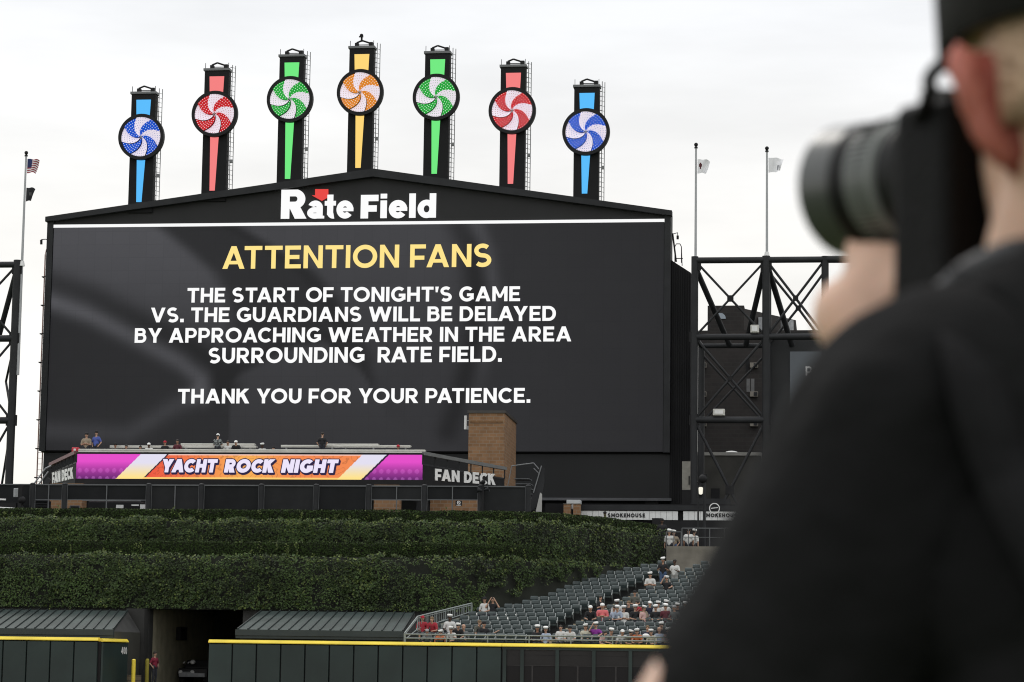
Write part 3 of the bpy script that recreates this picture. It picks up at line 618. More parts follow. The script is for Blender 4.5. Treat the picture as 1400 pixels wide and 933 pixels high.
# ribbon picture: colour fields as one vertex-coloured LED face
nx, nz = 300, 12; vs_ = []; cols = []
def mixc(a, b, t): t = max(0, min(1, t)); return tuple(a[i] + (b[i] - a[i]) * t for i in range(3))
def rib(x, y):   # x 0..473 , y 0 (top)..33, in pixels of the photograph
    k = y / 33; sl = (16.5 - y) * 1.02
    mag = mixc((228, 76, 200), (96, 30, 104), max(0, k * 1.35 - .4)); pal = mixc((226, 222, 240), (255, 226, 138), k * 1.7 - .6)
    rr = math.hypot((x % 9.6) - 4.8, (y - 22)) ; r2 = math.hypot((x % 9.6) - 4.8, y - 32.5)
    if rr < 3.0 or r2 < 2.6: mag = tuple(min(255, c + 20 * (1 if rr < 3 else 2)) for c in mag)
    if 411 + sl < x: return mag
    if 407.5 + sl < x: return (44, 24, 52)
    if x < 72 + sl: return mag
    if x < 108.5 + sl: return pal
    if x < 111 + sl and y < 31: return (34, 26, 44)
    if x < 375 + sl:
        if k < .05 or k > .93: return mixc((244, 200, 190), (254, 206, 110), k)
        o = mixc((234, 84, 60), (246, 172, 84), (x - 100) / 130) if x < 240 else mixc((246, 172, 84), (242, 136, 78), (x - 240) / 60)
        n = noise.noise(V((x * .13, y * .16, 3))); return tuple(c * (.86 if abs(n - .1) < .07 else 1) for c in o)
    return pal
for j in range(nz * 3 + 1):
    for i in range(nx * 2 + 1):
        a, b = i / (nx * 2), j / (nz * 3); vs_.append((dl + (dr - dl) * a, vD, zb + (zt - zb) * b)); cols.append(lin(rib(473 * a, 33 * (1 - b))))
W_ = nx * 2 + 1
mb = MB(); mb.add(vs_, [(j * W_ + i, j * W_ + i + 1, (j + 1) * W_ + i + 1, (j + 1) * W_ + i) for j in range(nz * 3) for i in range(nx * 2)])
rs = part('ribbon_screen', mb, emit('ribbon_picture', attr='picture'), dk); colour(rs, cols)
NAVY = emit('navy_screen_text', (38, 28, 66)); LAV = emit('pale_lavender_screen_text', (236, 228, 250))
for text, x0, x1 in (('YACHT', 219.5, 298), ('ROCK', 306, 377), ('NIGHT', 384, 463)):
    gl, wd = typeset(text, .305, .06, .16); P0 = D(x0, 647.4, -.02); P1 = D(x1 - 3, 647.9, -.02); P1.z = P0.z = zb + (zt - zb) * .265; h = (zt - zb) * .54
    mb = MB(); lay(mb, gl, wd, P0 + V((0, .010, 0)), P1 + V((0, .010, 0)), (0, 0, h), grow=.07, shift=(.07, -.10)); part('lettering_shadow', mb, NAVY, rs)
    mb = MB(); lay(mb, gl, wd, P0, P1, (0, 0, h)); part('lettering', mb, LAV, rs)
# angled side wings with the deck's name
SIGNW = mat('pale_grey_sign_letters', (.86, .86, .84), .6, .05, 1)
def wing(A, B, x0, x1, pts, text, tx, wts):
    GQ = lambda x, y: GL(x, y, A, B); n = V((B[1] - A[1], -(B[0] - A[0]), 0)).normalized(); n = n if n.y < 0 else -n
    a = GQ(x0, 640); b = GQ(x1, 650); ztop = zt + .08; zmid = zt - .56 if B is B2 else zt - .5; zlo = zb - .3
    A3 = V((A[0], A[1], 0)); B3 = V((B[0], B[1], 0))
    mb = MB(); mb.extrude([A3 + V((0, 0, zlo)), B3 + V((0, 0, zlo)), B3 + V((0, 0, zmid)), A3 + V((0, 0, zmid))], -n * .15); wp = part('sign_band', mb, BLACK2, dk)
    mb = MB(); mb.bar(A3 + V((0, 0, ztop)) + n * .05, B3 + V((0, 0, ztop)) + n * .05, .22, .20); part('top_rail', mb, mat('grey_rail_paint', (.15, .155, .155) if B is B2 else (.12, .035, .04), .5, .1, 1) if B is B2 else mat('maroon_rail_paint', (.14, .05, .055), .5, .1, 1), dk)
    mb = MB()
    for k in range(8): p = A3.lerp(B3, k / 7); mb.bar(p + V((0, 0, zmid)), p + V((0, 0, ztop)), .07)
    mb.bar(A3 + V((0, 0, zmid + .02)) - n * .02, B3 + V((0, 0, zmid + .02)) - n * .02, .06, .09)
    part('railing_posts', mb, FRAME, dk)
    P0, P1, PU = [GQ(*p) + n * .03 for p in tx]; words_in(text, .26, .11, P0, P1, PU - P0, 'lettering', SIGNW, wp, space=.4, depth=.04)
wing(A2, B2, 580, 690, None, 'FAN DECK', ((594.5, 657), (677, 663.5), (594.5, 641)), .25)
wing(A1, B1, 104, 70, None, 'FAN DECK', ((72, 661.5), (100.5, 654.5), (72, 646.5)), .25)
for k in range(7): mb = MB(); u = dl + .4 + (dr - dl - .8) * k / 6; mb.box((u - .12, vD + 1.2, DECKZ), (u + .12, vD + 1.45, zb - .26)); part('column', mb, FRAME, dk)
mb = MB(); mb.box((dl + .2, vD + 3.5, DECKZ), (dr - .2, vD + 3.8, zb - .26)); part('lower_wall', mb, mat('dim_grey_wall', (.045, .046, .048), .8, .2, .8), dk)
# tiers of aluminium benches
for x0, x1, y0, y1, v, lab in ((107, 581, 614.5, 619.5, 140.6, 'longest aluminium bench along the front edge of the fan deck'), (150, 350, 609.5, 612.8, 142.3, 'aluminium bench behind the left half of the front bench'),
        (247, 348, 606.5, 609.5, 143.6, 'short raised aluminium bench behind the man in the patterned shirt'), (384, 561, 608.8, 612, 142.3, 'aluminium bench behind the right half of the front bench'), (447, 517, 606.8, 609.2, 143.6, 'short raised aluminium bench right of the seated person in black')):
    a = G(x0, y0, v); b = G(x1, y0, v); z1 = G((x0 + x1) / 2, y0, v).z; z0 = G((x0 + x1) / 2, y1, v).z
    t = thing('bleacher_bench', ((a.x + b.x) / 2, v, zF), lab, 'bench', 'aluminium benches on the fan deck')
    mb = MB(); mb.box((a.x, v, z1 - .09), (b.x, v + .42, z1)); part('plank', mb, ALU, t, bevel=.01)
    mb = MB(); mb.box((a.x, v + .02, z0), (b.x, v + .06, z1 - .092)); part('riser', mb, ALU, t)
    mb = MB(); n = max(2, int((b.x - a.x) / 2.5))
    for k in range(n): u = a.x + .3 + (b.x - a.x - .6) * k / (n - 1); mb.box((u - .04, v + .1, zF), (u + .04, v + .38, z1 - .09))
    part('bracket', mb, GALV, t)
p = G(103, 618, 140.9); t = thing('red_cooler', (p.x, 140.9, zt + .13), 'small red box at the left front corner of the fan deck', 'box')
mb = MB(); z1 = G(103, 612, 140.9).z; mb.box((p.x - .2, 140.8, zt + .13), (p.x + .2, 141.2, z1)); part('body', mb, mat('red_plastic', (.55, .03, .05), .5, .05), t, bevel=.03); mb = MB(); mb.box((p.x - .07, 140.76, z1 - .2), (p.x + .07, 140.798, z1 - .08)); part('badge', mb, WHITE, t)
# white square signs hanging under the deck
for x, y, lab in ((115.5, 661, 'small pale floodlight box under the left end of the ribbon screen'), (568.5, 661, 'small pale floodlight box under the right end of the ribbon screen')):
    p = D(x, y + 3, .4); t = thing('floodlight', p, lab, 'floodlight'); mb = MB(); mb.box(p + V((-.15, 0, 0)), p + V((.15, .14, .26))); part('housing', mb, GALV, t, bevel=.01); mb = MB(); mb.box(p + V((-.12, -.012, .03)), p + V((.12, -.001, .23))); part('lens', mb, WHITE, t); mb = MB(); mb.bar(p + V((0, .07, .26)), (p.x, p.y + .07, zb - .26), .04); part('bracket', mb, BLACK, t)

# ------------------------------------------------------------------ brick stair tower and outside stair
vT = 152.5; q = lambda x, y: G(x, y, vT)
a, b = q(641, 565), q(690, 565); zr = (q(641, 564).z + q(690, 566).z) / 2; c = G(706, 568, vT + 7)
t = thing('brick_stair_tower', ((a.x + b.x) / 2, vT, DECKZ), 'square tan brick stair tower standing in front of the scoreboard', 'brick tower')
mb = MB(); mb.extrude([(a.x, vT, DECKZ), (b.x, vT, DECKZ), (c.x, vT + 7, DECKZ), (a.x + 1, vT + 7, DECKZ)], (0, 0, zr - DECKZ)); part('wall', mb, TAN, t)
mb = MB(); mb.extrude([(a.x - .08, vT - .08, zr), (b.x + .06, vT - .08, zr), (c.x + .08, vT + 7, zr), (a.x + 1, vT + 7, zr)], (0, 0, .16)); part('coping', mb, mat('dark_bronze_flashing', (.055, .05, .045), .5, .1), t)
mb = MB(); mb.box((a.x + .1, vT - .035, zr - .62), (b.x - .1, vT - .003, zr - .52)); part('soldier_course', mb, mat('dark_brick_course', (.17, .09, .04), .85, .3, 6), t)
p = q(637, 568); t = thing('antenna_panel', (p.x, vT + .3, q(637, 588).z), 'white upright antenna panel on the left side of the brick tower', 'antenna'); mb = MB(); mb.box((q(634, 570).x, vT + .2, q(637, 587).z), (q(637.5, 570).x, vT + .34, p.z)); part('panel', mb, WHITE, t, bevel=.02)
mb = MB(); mb.bar((p.x, vT + .3, p.z - .3), (a.x + .02, vT + .3, p.z - .3), .05); mb.box((q(638, 580).x, vT + .22, q(638, 587).z), (q(640, 580).x, vT + .4, q(638, 582).z)); part('bracket', mb, GALV, t)
vS = 146.0; q = lambda x, y, d=0: G(x, y, vS) + V((0, d, 0))
t = thing('outside_staircase', (q(722, 690).x, vS, DECKZ), 'dark steel outside staircase right of the brick tower', 'staircase')
mb = MB(); lo, hi = q(740, 695).x, q(700, 660).x
for k in range(13):
    f = k / 12; u = hi + .1 + f * 0.9; z = q(710, 655).z + (DECKZ - q(710, 655).z) * f; mb.box((u, vS + .2, z), (u + .9, vS + 1.6, z + .05))
part('steps', mb, mat('grey_steel_treads', (.10, .105, .11), .6, .2, 3), t)
mb = MB()
mb.extrude([q(739, 638), q(744, 640), q(744, 660), q(738, 690), q(726, 699), q(724, 690)], (0, .06, 0)); part('solid_stringer', mb, FRAME, t)
mb = MB(); mb.bar(q(740.5, 637, -.03), q(729.5, 674, -.03), .08, .06); mb.path([q(699, 637, .2), q(729, 633, .2), q(736, 641, .2)], .035, 6); mb.path([q(729, 640, .2), q(736, 647, .2)], .03, 6); mb.path([q(699, 637, .2), q(693, 667, .2)], .03, 6)
part('handrail', mb, mat('grey_handrail', (.17, .175, .18), .5, .1), t)
mb = MB(); mb.extrude([q(733, 700, -.2), q(741, 700, -.2), q(741.5, 676, -.2), q(739, 674, -.2)], (0, .08, 0)); part('pale_side_panel', mb, mat('pale_weathered_panel', (.42, .42, .40), .7, .15, 2), t)

# ------------------------------------------------------------------ screened fences between dark posts, under the deck
vF = 134.0; q = lambda x, y, d=0: G(x, y, vF) + V((0, d, 0)); zf1 = q(340, 664).z
MESH = mat('black_mesh_screen', (.017, .018, .019), .85, .3, .5, bump=.2, bscale=30, spec=.12); MESHG = mat('grey_mesh_screen', (.024, .025, .026), .85, .3, .5, bump=.2, bscale=30, spec=.12); RAILG = mat('fence_rail_paint', (.11, .115, .12), .5, .1, 2)
xs = [-40, 44, 88, 203, 275, 357, 432, 504, 580, 657, 722]; half = {58: 1, 145: 1, 545: 1, 624: 1}
lbl = ['far left end', 'left stair', 'left brick pillars', 'left quarter', 'two dark openings', 'middle left', 'middle', 'middle right', 'right brick base', 'right end by the stair']
for k, (x0, x1) in enumerate(zip(xs, xs[1:])):
    a, b = q(x0, 690).x + .14, q(x1, 690).x - .14; open_ = k in (1, 2, 7, 8); zlo = q(x0, 683.5).z if open_ else DECKZ + .02
    t = thing('screen_fence', ((a + b) / 2, vF, DECKZ), f'dark mesh fence panel behind the top hedge, {lbl[k]}', 'fence', 'mesh fence panels behind the top hedge')
    mb = MB(); mb.bar((a, vF, zf1), (b, vF, zf1), .06, .07); mb.bar((a, vF, zlo), (b, vF, zlo), .05, .05)
    for u in ([a, b] + ([(a + b) / 2] if open_ or k == 3 else [])): mb.bar((u, vF, DECKZ), (u, vF, zf1), .055)
    part('frame', mb, RAILG, t)
    mb = MB(); mb.box((a, vF + .03, zlo), (b, vF + .045, zf1 - .03)); part('mesh_screen', mb, MESHG if k % 2 else MESH, t)
for i, x in enumerate(xs[1:]):
    u = q(x, 690).x; t = thing('fence_post', (u, vF, DECKZ), f'thick dark fence post with a rounded cap, {["at the far left stair","by the left brick pillar","second from the brick pillar","left of the middle","just left of the middle","near the middle of the deck","just right of the middle","under the right end of the ribbon screen","under the wing letters on the right","at the outside staircase"][i]}', 'post', 'posts of the mesh fence')
    mb = MB(); mb.tube((u, vF, DECKZ), (u, vF, zf1 + .02), .15, 12); part('shaft', mb, FRAME, t); mb = MB(); mb.ball((u, vF, zf1 + .02), .165, sq=(1, 1, .55)); part('cap', mb, FRAME, t)
for x0, x1, v, lab in ((67.5, 85, 139.2, 'small pinkish brick pillar at the left end under the deck'), (90, 112, 139.2, 'tan brick pillar with a framed hatch at the left end under the deck'), (511, 545, 139.2, 'tan brick pillar under the right part of the ribbon screen'), (588, 656, 142, 'wide tan brick base below the right wing')):
    a, b = G(x0, 690, v).x, G(x1, 690, v).x; t = thing('brick_pillar', ((a + b) / 2, v, DECKZ), lab, 'brick pillar'); mb = MB(); mb.box((a, v, DECKZ), (b, v + .9, zb - .34)); part('brickwork', mb, TAN, t)
    if 'hatch' in lab:
        mb = MB(); h0, h1 = G(96, 699, v), G(109, 692, v); mb.box((h0.x, v - .03, DECKZ), (h1.x, v - .002, h1.z)); part('hatch', mb, BLACK, t); mb = MB(); mb.bar((h0.x, v - .05, h1.z), (h1.x, v - .05, h1.z), .05); mb.bar((h0.x, v - .05, DECKZ), (h0.x, v - .05, h1.z), .05); mb.bar((h1.x, v - .05, DECKZ), (h1.x, v - .05, h1.z), .05); part('hatch_frame', mb, RAILG, t)
p = q(627.5, 689); t = thing('no_smoking_sign', (p.x, vF - .1, q(627, 693).z), 'small black square sign with a white round symbol on the mesh fence', 'sign')
mb = MB(); mb.box((q(623, 690).x, vF - .08, q(627, 692).z), (q(632, 690).x, vF - .06, q(627, 685).z)); part('plate', mb, BLACK, t)
mb = MB(); c = q(627.5, 687.6); mb.lathe([(.10, 0), (.10, .006), (.065, .006), (.065, 0)], (c.x, vF - .082, c.z), (0, -1, 0), 18, smooth=False); mb.bar((c.x - .06, vF - .086, c.z + .05), (c.x + .06, vF - .086, c.z - .05), .006, .03); mb.box((c.x - .13, vF - .087, q(627, 691.5).z), (c.x + .13, vF - .082, q(627, 690.7).z)); part('symbol', mb, WHITE, t)
c = q(662, 672, -.4); t = thing('loudspeaker_post', (c.x, vF - .4, DECKZ), 'dark post with twin horn loudspeakers in front of the letter K', 'loudspeaker'); mb = MB(); mb.tube((c.x, vF - .4, DECKZ), (c.x, vF - .4, c.z + .5), .06, 8); part('pole', mb, BLACK, t)
mb = MB(); mb.lathe([(.03, 0), (.06, .15), (.16, .34)], c + V((.03, 0, .0)), (-1, 0, .12), 12); part('horn', mb, FRAME, t); mb = MB(); mb.lathe([(.03, 0), (.06, .15), (.14, .30)], c + V((.03, 0, .06)), (1, -.1, .15), 12); part('horn', mb, FRAME, t); mb = MB(); mb.ball(c + V((0, 0, .48)), .13); part('junction_box', mb, BLACK, t)
# lower left: tiered steps seen through the fence, and clutter at the foot of the light tower
v = 137; q = lambda x, y: G(x, y, v); t = thing('stacked_bench', (q(55, 695).x, v, DECKZ), 'dark stepped bleacher bench stored under the left end of the deck', 'bench')
for k in range(4): mb = MB(); y = 684 + k * 4; mb.box((q(41, y).x, v - k * .3, q(50, y + 1.6).z), (q(66, y).x, v - k * .3 + .28, q(50, y).z)); part('plank', mb, FRAME, t)
mb = MB(); mb.box((q(42, 690).x, v + .3, DECKZ), (q(66, 690).x, v + .5, q(50, 685).z)); part('back_frame', mb, BLACK, t)
q = lambda x, y: G(x, y, 139); t = thing('stair_handrail', (q(45, 690).x, 139, DECKZ), 'slanting steel stair and handrail climbing to the left end of the fan deck', 'stair')
mb = MB(); mb.path([q(33, 680), q(62, 641), q(70, 637)], .05, 6); mb.path([q(36, 685), q(66, 645)], .05, 6); part('handrail', mb, GALV, t); mb = MB(); mb.bar(q(38, 697), q(68, 655), .2, .3); part('stringer', mb, FRAME, t)
v = 133; q = lambda x, y: G(x, y, v); t = thing('camera_platform_clutter', (q(20, 690).x, v, DECKZ), 'dark low equipment platform with pale pipes at the left edge', 'equipment platform')
mb = MB(); mb.box((q(-10, 690).x, v, DECKZ), (q(22, 690).x, v + 1, q(10, 688).z)); part('base', mb, BLACK, t); mb = MB(); mb.tube(q(-8, 683), q(8, 683.5), .05, 8); mb.tube(q(-8, 694), q(20, 695.5), .05, 8); part('pale_pipe', mb, WHITE, t)
mb = MB(); c = q(22, 674); mb.box(c + V((-.16, 0, -.25)), c + V((.16, .3, .25))); part('camera_housing', mb, GALV, t, bevel=.03); mb = MB(); c = q(28, 678); mb.bar(c + V((0, 0, -.7)), c + V((0, 0, .6)), .22); mb.ball(q(30, 684), .22); mb.path([q(28, 690), q(36, 699)], .05, 6); part('mount', mb, BLACK, t)
v = 136.5; q = lambda x, y: G(x, y, v); t = thing('stored_cart', (q(160, 693).x, v, DECKZ), 'dark service cart with white trim parked behind the left fence', 'cart')
mb = MB(); mb.box((q(120, 690).x, v, q(150, 697).z), (q(193, 690).x, v + 1.2, q(150, 686).z)); part('body', mb, BLACK, t, bevel=.06); mb = MB(); mb.box((q(159, 690).x, v - .04, q(160, 695).z), (q(169, 690).x, v - .003, q(160, 690.5).z)); mb.box((q(180, 690).x, v - .04, q(182, 692).z), (q(190, 690).x, v - .003, q(182, 690).z)); mb.box((q(192, 690).x, v - .06, q(195, 697).z), (q(198, 690).x, v + .1, q(195, 690).z)); part('white_trim', mb, WHITE, t); mb = MB(); mb.bar((q(113, 684.5).x, v, q(113, 684).z), (q(192, 684).x, v, q(192, 684.5).z), .07); part('roof_rail', mb, GALV, t)
for x in (128, 182):
    mb = MB(); c = q(x, 698); mb.tube((c.x, v - .05, DECKZ + .22), (c.x, v + .2, DECKZ + .22), .22, 14); part('wheel', mb, BLACK, t)

# ------------------------------------------------------------------ food stand with its white tiled sign, right of the deck
vK = 156; q = lambda x, y, d=0: G(x, y, vK) + V((0, d, 0))
t = thing('food_stand', (q(880, 705).x, vK, DECKZ), 'low black food stand with a white tiled SMOKEHOUSE sign under the scoreboard', 'food stand')
mb = MB(); mb.box((q(745, 700).x, vK + .2, DECKZ), (q(1100, 700).x, vK + 4, q(880, 689).z)); part('building', mb, BLACK2, t)
mb = MB(); mb.box((q(785, 700).x, vK - .1, q(880, 698).z), (q(1100, 700).x, vK + .198, q(880, 691).z)); part('fascia', mb, FRAME, t)
zs1, zs0 = q(880, 699).z, q(880, 711).z
TILE = mat('white_glazed_tile', (.74, .75, .74), .3, .06, 4)
for x0, x1 in ((787, 927), (934, 1060)):
    mb = MB(); u0, u1 = q(x0, 700).x, q(x1, 700).x; n = int((u1 - u0) / .35)
    for i in range(n): w_ = (u1 - u0) / n; mb.box((u0 + i * w_ + .008, vK - .02, zs0), (u0 + (i + 1) * w_ - .008, vK + .19, zs1))
    part('tiled_sign', mb, TILE, t)
BT = mat('black_sign_letters', (.012, .012, .014), .6, .05)
for x0 in (831, 961):
    mb = MB(); gl, wd = typeset('SMOKEHOUSE', .27, .2); P0 = q(x0, 707.4, -.05); P1 = P0 + V((q(x0 + 51, 707).x - P0.x, 0, 0)); lay(mb, gl, wd, P0, P1, (0, 0, q(850, 702).z - q(850, 707.4).z))
    part('lettering', mb, BT, t).modifiers.new('depth', 'SOLIDIFY').thickness = .03
mb = MB(); c = q(977, 695.5, -.14); mb.lathe([(.34, 0), (.34, .02), (.28, .02), (.28, 0)], c, (0, -1, .0), 20); mb.bar(c + V((-.22, -.01, 0)), c + V((.22, -.01, .05)), .02, .05); part('round_emblem', mb, WHITE, t)
mb = MB(); mb.box((q(892, 709).x, vK - .3, DECKZ), (q(905, 709).x, vK - .1, q(900, 709).z)); mb.box((q(895, 709).x, vK - .9, DECKZ), (q(1060, 709).x, vK - .4, q(930, 713).z)); part('counter', mb, BLACK, t)
for x0, x1 in ((774.5, 784), (787.5, 797)):
    a, b = q(x0, 700).x, q(x1, 700).x; tt = thing('brick_gatepost', ((a + b) / 2, vK - 1.5, DECKZ), f'{"left" if x0 < 780 else "right"} of the two low tan brick posts below the white vent hood', 'brick post'); mb = MB(); mb.box((a, vK - 1.7, DECKZ), (b, vK - 1.2, q(780, 692).z)); part('shaft', mb, TAN, tt); mb = MB(); mb.box((a - .03, vK - 1.73, q(780, 692).z), (b + .03, vK - 1.17, q(780, 691.2).z)); part('coping', mb, CONC, tt)
a, b = q(777, 685).x, q(796, 685).x; tt = thing('vent_hood', ((a + b) / 2, vK - 1.2, q(787, 697).z), 'white boxy vent hood with a spout above the brick posts', 'vent hood'); z1, z0 = q(787, 685.2).z, q(787, 690.5).z
mb = MB(); mb.box((a, vK - 1.1, z0), (b, vK - .3, z1)); part('hood', mb, mat('painted_white_sheet', (.5, .52, .53), .5, .1), tt, bevel=.03); mb = MB(); u = (a + b) / 2 - .06; mb.box((u - .1, vK - 1, z0 - .32), (u + .1, vK - .8, z0 - .002)); part('spout', mb, WHITE, tt)
# buildings and panels behind the right light tower
v = 188; q = lambda x, y: G(x, y, v); t = thing('brick_apartment_building', (q(1010, 690).x, v, DECKZ), 'dark brown brick building with wall air conditioners behind the tower with two white flags', 'building')
mb = MB(); mb.box((q(954, 600).x, v, DECKZ - 5), (q(1160, 600).x, v + 20, q(1000, 452).z)); part('wall', mb, DBRICK, t); mb = MB(); mb.box((q(967, 440).x, v + .4, q(1000, 452).z), (q(1017, 440).x, v + 16, q(990, 417).z)); mb.extrude([(q(1017, 440).x, v + .4, q(1000, 452).z), (q(1086, 440).x, v + 7, q(1000, 452).z), (q(1086, 440).x, v + 16, q(1000, 452).z), (q(1017, 440).x, v + 16, q(1000, 452).z)], (0, 0, q(1040, 421).z - q(1000, 452).z)); part('rooftop_storey', mb, DBRICK, t)
mb = MB(); c = q(984.5, 437); mb.extrude([c + V((.42 * math.cos(a * math.pi / 10), -.0, .45 * math.sin(a * math.pi / 10) + .1)) + V((0, .32, 0)) for a in range(11)], (0, .06, 0)); part('arched_window', mb, mat('sky_lit_window', (.30, .36, .42), .15, .1, 2, spec=.8), t)
for x in (960.5, 1031):
    for y in (500, 539.5, 580):
        c = q(x, y); mb = MB(); mb.box((c.x - .3, v - .35, c.z - .19), (c.x + .3, v - .002, c.z + .19)); ac = part('air_conditioner', mb, mat('dusty_ac_casing', (.22, .20, .17), .6, .15, 2), t); mb = MB(); mb.box((c.x - .02, v - .37, c.z - .14), (c.x + .26, v - .352, c.z + .14)); part('grille', mb, FRAME, ac)
for x, y in ((1022, 500), (1023, 527), (1029, 527)):
    c = q(x, y); mb = MB(); mb.box((c.x - .13, v - .03, c.z - .5), (c.x + .13, v - .002, c.z + .5)); part('window', mb, mat('curtained_window', (.13, .13, .13), .3, .2, 2) if y > 510 else BLACK, t)
mb = MB(); c = q(1075, 441); mb.tube((c.x, v + 3, q(1000, 452).z), (c.x, v + 3, c.z + .55), .5, 14); part('roof_vent', mb, GALV, t); mb = MB(); c = q(1043, 436); mb.box((c.x - .4, v + 2, q(1000, 452).z), (c.x + .4, v + 2.6, c.z + .4)); part('roof_unit', mb, GALV, t)
v = 171; q = lambda x, y: G(x, y, v); t = thing('service_building', (q(990, 660).x, v, DECKZ), 'low grey service building with a pale parapet at the foot of the right tower', 'building'); mb = MB(); mb.box((q(946, 650).x, v, DECKZ), (q(1040, 650).x, v + 6, q(970, 623).z)); part('wall', mb, mat('grey_render', (.085, .083, .075), .9, .25, .7), t)
mb = MB(); mb.box((q(945, 650).x, v - .06, q(970, 623).z), (q(1041, 650).x, v + 6, q(970, 618.5).z)); part('parapet', mb, mat('pale_parapet', (.42, .41, .38), .8, .1, 2), t); mb = MB(); c = q(1000, 620); mb.ball((c.x, v + .2, c.z), .38, sq=(1.3, .6, .5)); part('awning', mb, WHITE, t); mb = MB(); mb.box((q(972, 640).x, v - .03, DECKZ), (q(984, 640).x, v - .002, q(978, 668).z)); part('door', mb, FRAME, t)
v = 160.8; q = lambda x, y: G(x, y, v); t = thing('pale_cabinet', (q(938, 690).x, v, DECKZ), 'tall pale electrical cabinet between the scoreboard and the right tower', 'cabinet'); mb = MB(); mb.box((q(932.5, 650).x, v, q(938, 670).z), (q(944, 650).x, v + .7, q(938, 631).z)); part('casing', mb, mat('aged_cream_panel', (.26, .25, .22), .7, .15), t); mb = MB(); mb.box((q(932, 680).x, v - .02, DECKZ), (q(944, 650).x, v + .8, q(938, 670.2).z)); part('base', mb, BLACK, t)
mb = MB(); mb.box((q(941.5, 650).x, v - .04, q(938, 663).z), (q(943, 650).x, v - .003, q(938, 651).z)); part('door_slot', mb, BLACK, t)
v = 163; q = lambda x, y: G(x, y, v); t = thing('advertising_board', (q(1120, 600).x, v, DECKZ), 'dark grey advertising board with pale letters, half hidden by the photographer', 'advertising board'); mb = MB(); mb.box((q(1053, 500).x, v, DECKZ - .6), (q(1700, 500).x, v + .6, q(1100, 455).z)); part('backing', mb, mat('dark_grey_board', (.032, .033, .035), .7, .15, .5), t)
mb = MB(); mb.box((q(1080, 500).x, v - .06, q(1100, 560).z), (q(1330, 500).x, v - .003, q(1100, 481).z)); part('panel', mb, emit('dim_grey_display', (72, 76, 79)), t)
mb = MB(); gl, wd = typeset('PR', .2, .2); P0 = q(1101.5, 515) + V((0, -.09, 0)); lay(mb, gl, wd, P0, P0 + V((q(1122, 515).x - q(1101.5, 515).x, 0, 0)), (0, 0, q(1100, 501.5).z - q(1100, 515).z)); part('lettering', mb, emit('pale_display_text', (206, 206, 204)), t)
mb = MB();
for x in (1070, 1380): mb.box((q(x, 600).x - .3, v + .1, DECKZ), (q(x, 600).x + .3, v + .5, q(1100, 640).z))
part('leg', mb, FRAME, t)
t = thing('street_lamp', G(958, 735, 143.5), 'lit street lamp with a black globe bracket in front of the right tower', 'street lamp'); q = lambda x, y: G(x, y, 143.5); b0 = q(960, 735); mb = MB()
mb.tube((q(954.5, 700).x, 143.5, 7.6), (q(954.5, 700).x, 143.5, q(955, 664).z), .05, 8); mb.tube((q(963, 700).x, 143.5, 7.6), (q(963, 700).x, 143.5, q(962, 652).z), .085, 8); part('pole', mb, FRAME, t)
mb = MB(); c = q(958, 672); mb.lathe([(.06, 0), (.11, .05), (.13, .35), (.10, .42)], c - V((0, 0, .18)), (0, 0, 1), 12); part('lit_glass', mb, emit('lamp_glass', (252, 248, 232)), t); mb = MB(); mb.lathe([(.14, 0), (.10, .10), (.02, .16)], c + V((0, 0, .25)), (0, 0, 1), 12); mb.lathe([(.02, -.1), (.10, 0)], c - V((0, 0, .2)), (0, 0, 1), 12); part('lantern_cap', mb, BLACK, t); mb = MB(); mb.ball(q(961, 655), .26); mb.bar(q(953, 660), q(966, 657), .07); mb.bar(q(961, 650), q(967, 650), .12); part('loudspeaker_globe', mb, BLACK, t)
# ------------------------------------------------------------------ ivy terraces
def resample(pts, step):
    o = [V(pts[0])]
    for a, b in zip(pts, pts[1:]):
        a = V(a); b = V(b); n = max(1, int((b - a).length / step))
        for k in range(1, n + 1): o.append(a.lerp(b, k / n))
    return o
def smooth(pts, it=6):
    for _ in range(it): pts = [pts[0]] + [(pts[i - 1] + pts[i] * 2 + pts[i + 1]) / 4 for i in range(1, len(pts) - 1)] + [pts[-1]]
    return pts
def plan(lst): return smooth(resample([(G(x, 770, v).x, v) for x, v in lst], .5))
lower = plan([(-70, 125.5), (590, 125.5), (650, 125.9), (700, 127.5), (780, 131.0), (910, 137.6)])
midl = plan([(-70, 126.7), (625, 126.7), (690, 127.5), (735, 129.3)])
upper = plan([(-70, 128.4), (680, 128.4), (733, 129.2), (800, 132.6), (908, 141.0)])
topl = plan([(-70, 130.4), (690, 130.4), (745, 131.3), (820, 135.2), (900, 142.8)])
zLB, zLT = G(300, 831, 125.3).z, G(300, 757, 125.3).z
zMT = G(300, 741, 126.6).z; zUB = zMT - .55; zUT = G(400, 709, 128.2).z; zTT = G(400, 697.5, 130.2).z
def wallcore(path, z0, z1, th):
    mb = MB(); n = len(path)
    for i in range(n - 1):
        a, b = path[i], path[i + 1]; d = (b - a).normalized(); nn = V((-d.y, d.x))
        A, B = a + nn * th, b + nn * th
        mb.add([(a.x, a.y, z0), (b.x, b.y, z0), (b.x, b.y, z1), (a.x, a.y, z1), (A.x, A.y, z0), (B.x, B.y, z0), (B.x, B.y, z1), (A.x, A.y, z1)], [(0, 1, 2, 3), (3, 2, 6, 7), (5, 4, 7, 6)])
    mb.add([(path[0].x, path[0].y, z0), (path[0].x, path[0].y, z1), (path[0].x + .01, path[0].y + th, z1), (path[0].x + .01, path[0].y + th, z0)], [(0, 1, 2, 3)]); e_ = path[-1]
    mb.add([(e_.x, e_.y, z0), (e_.x, e_.y, z1), (e_.x - .3, e_.y + th, z1), (e_.x - .3, e_.y + th, z0)], [(0, 1, 2, 3)])
    return mb
rng = random.Random(3)
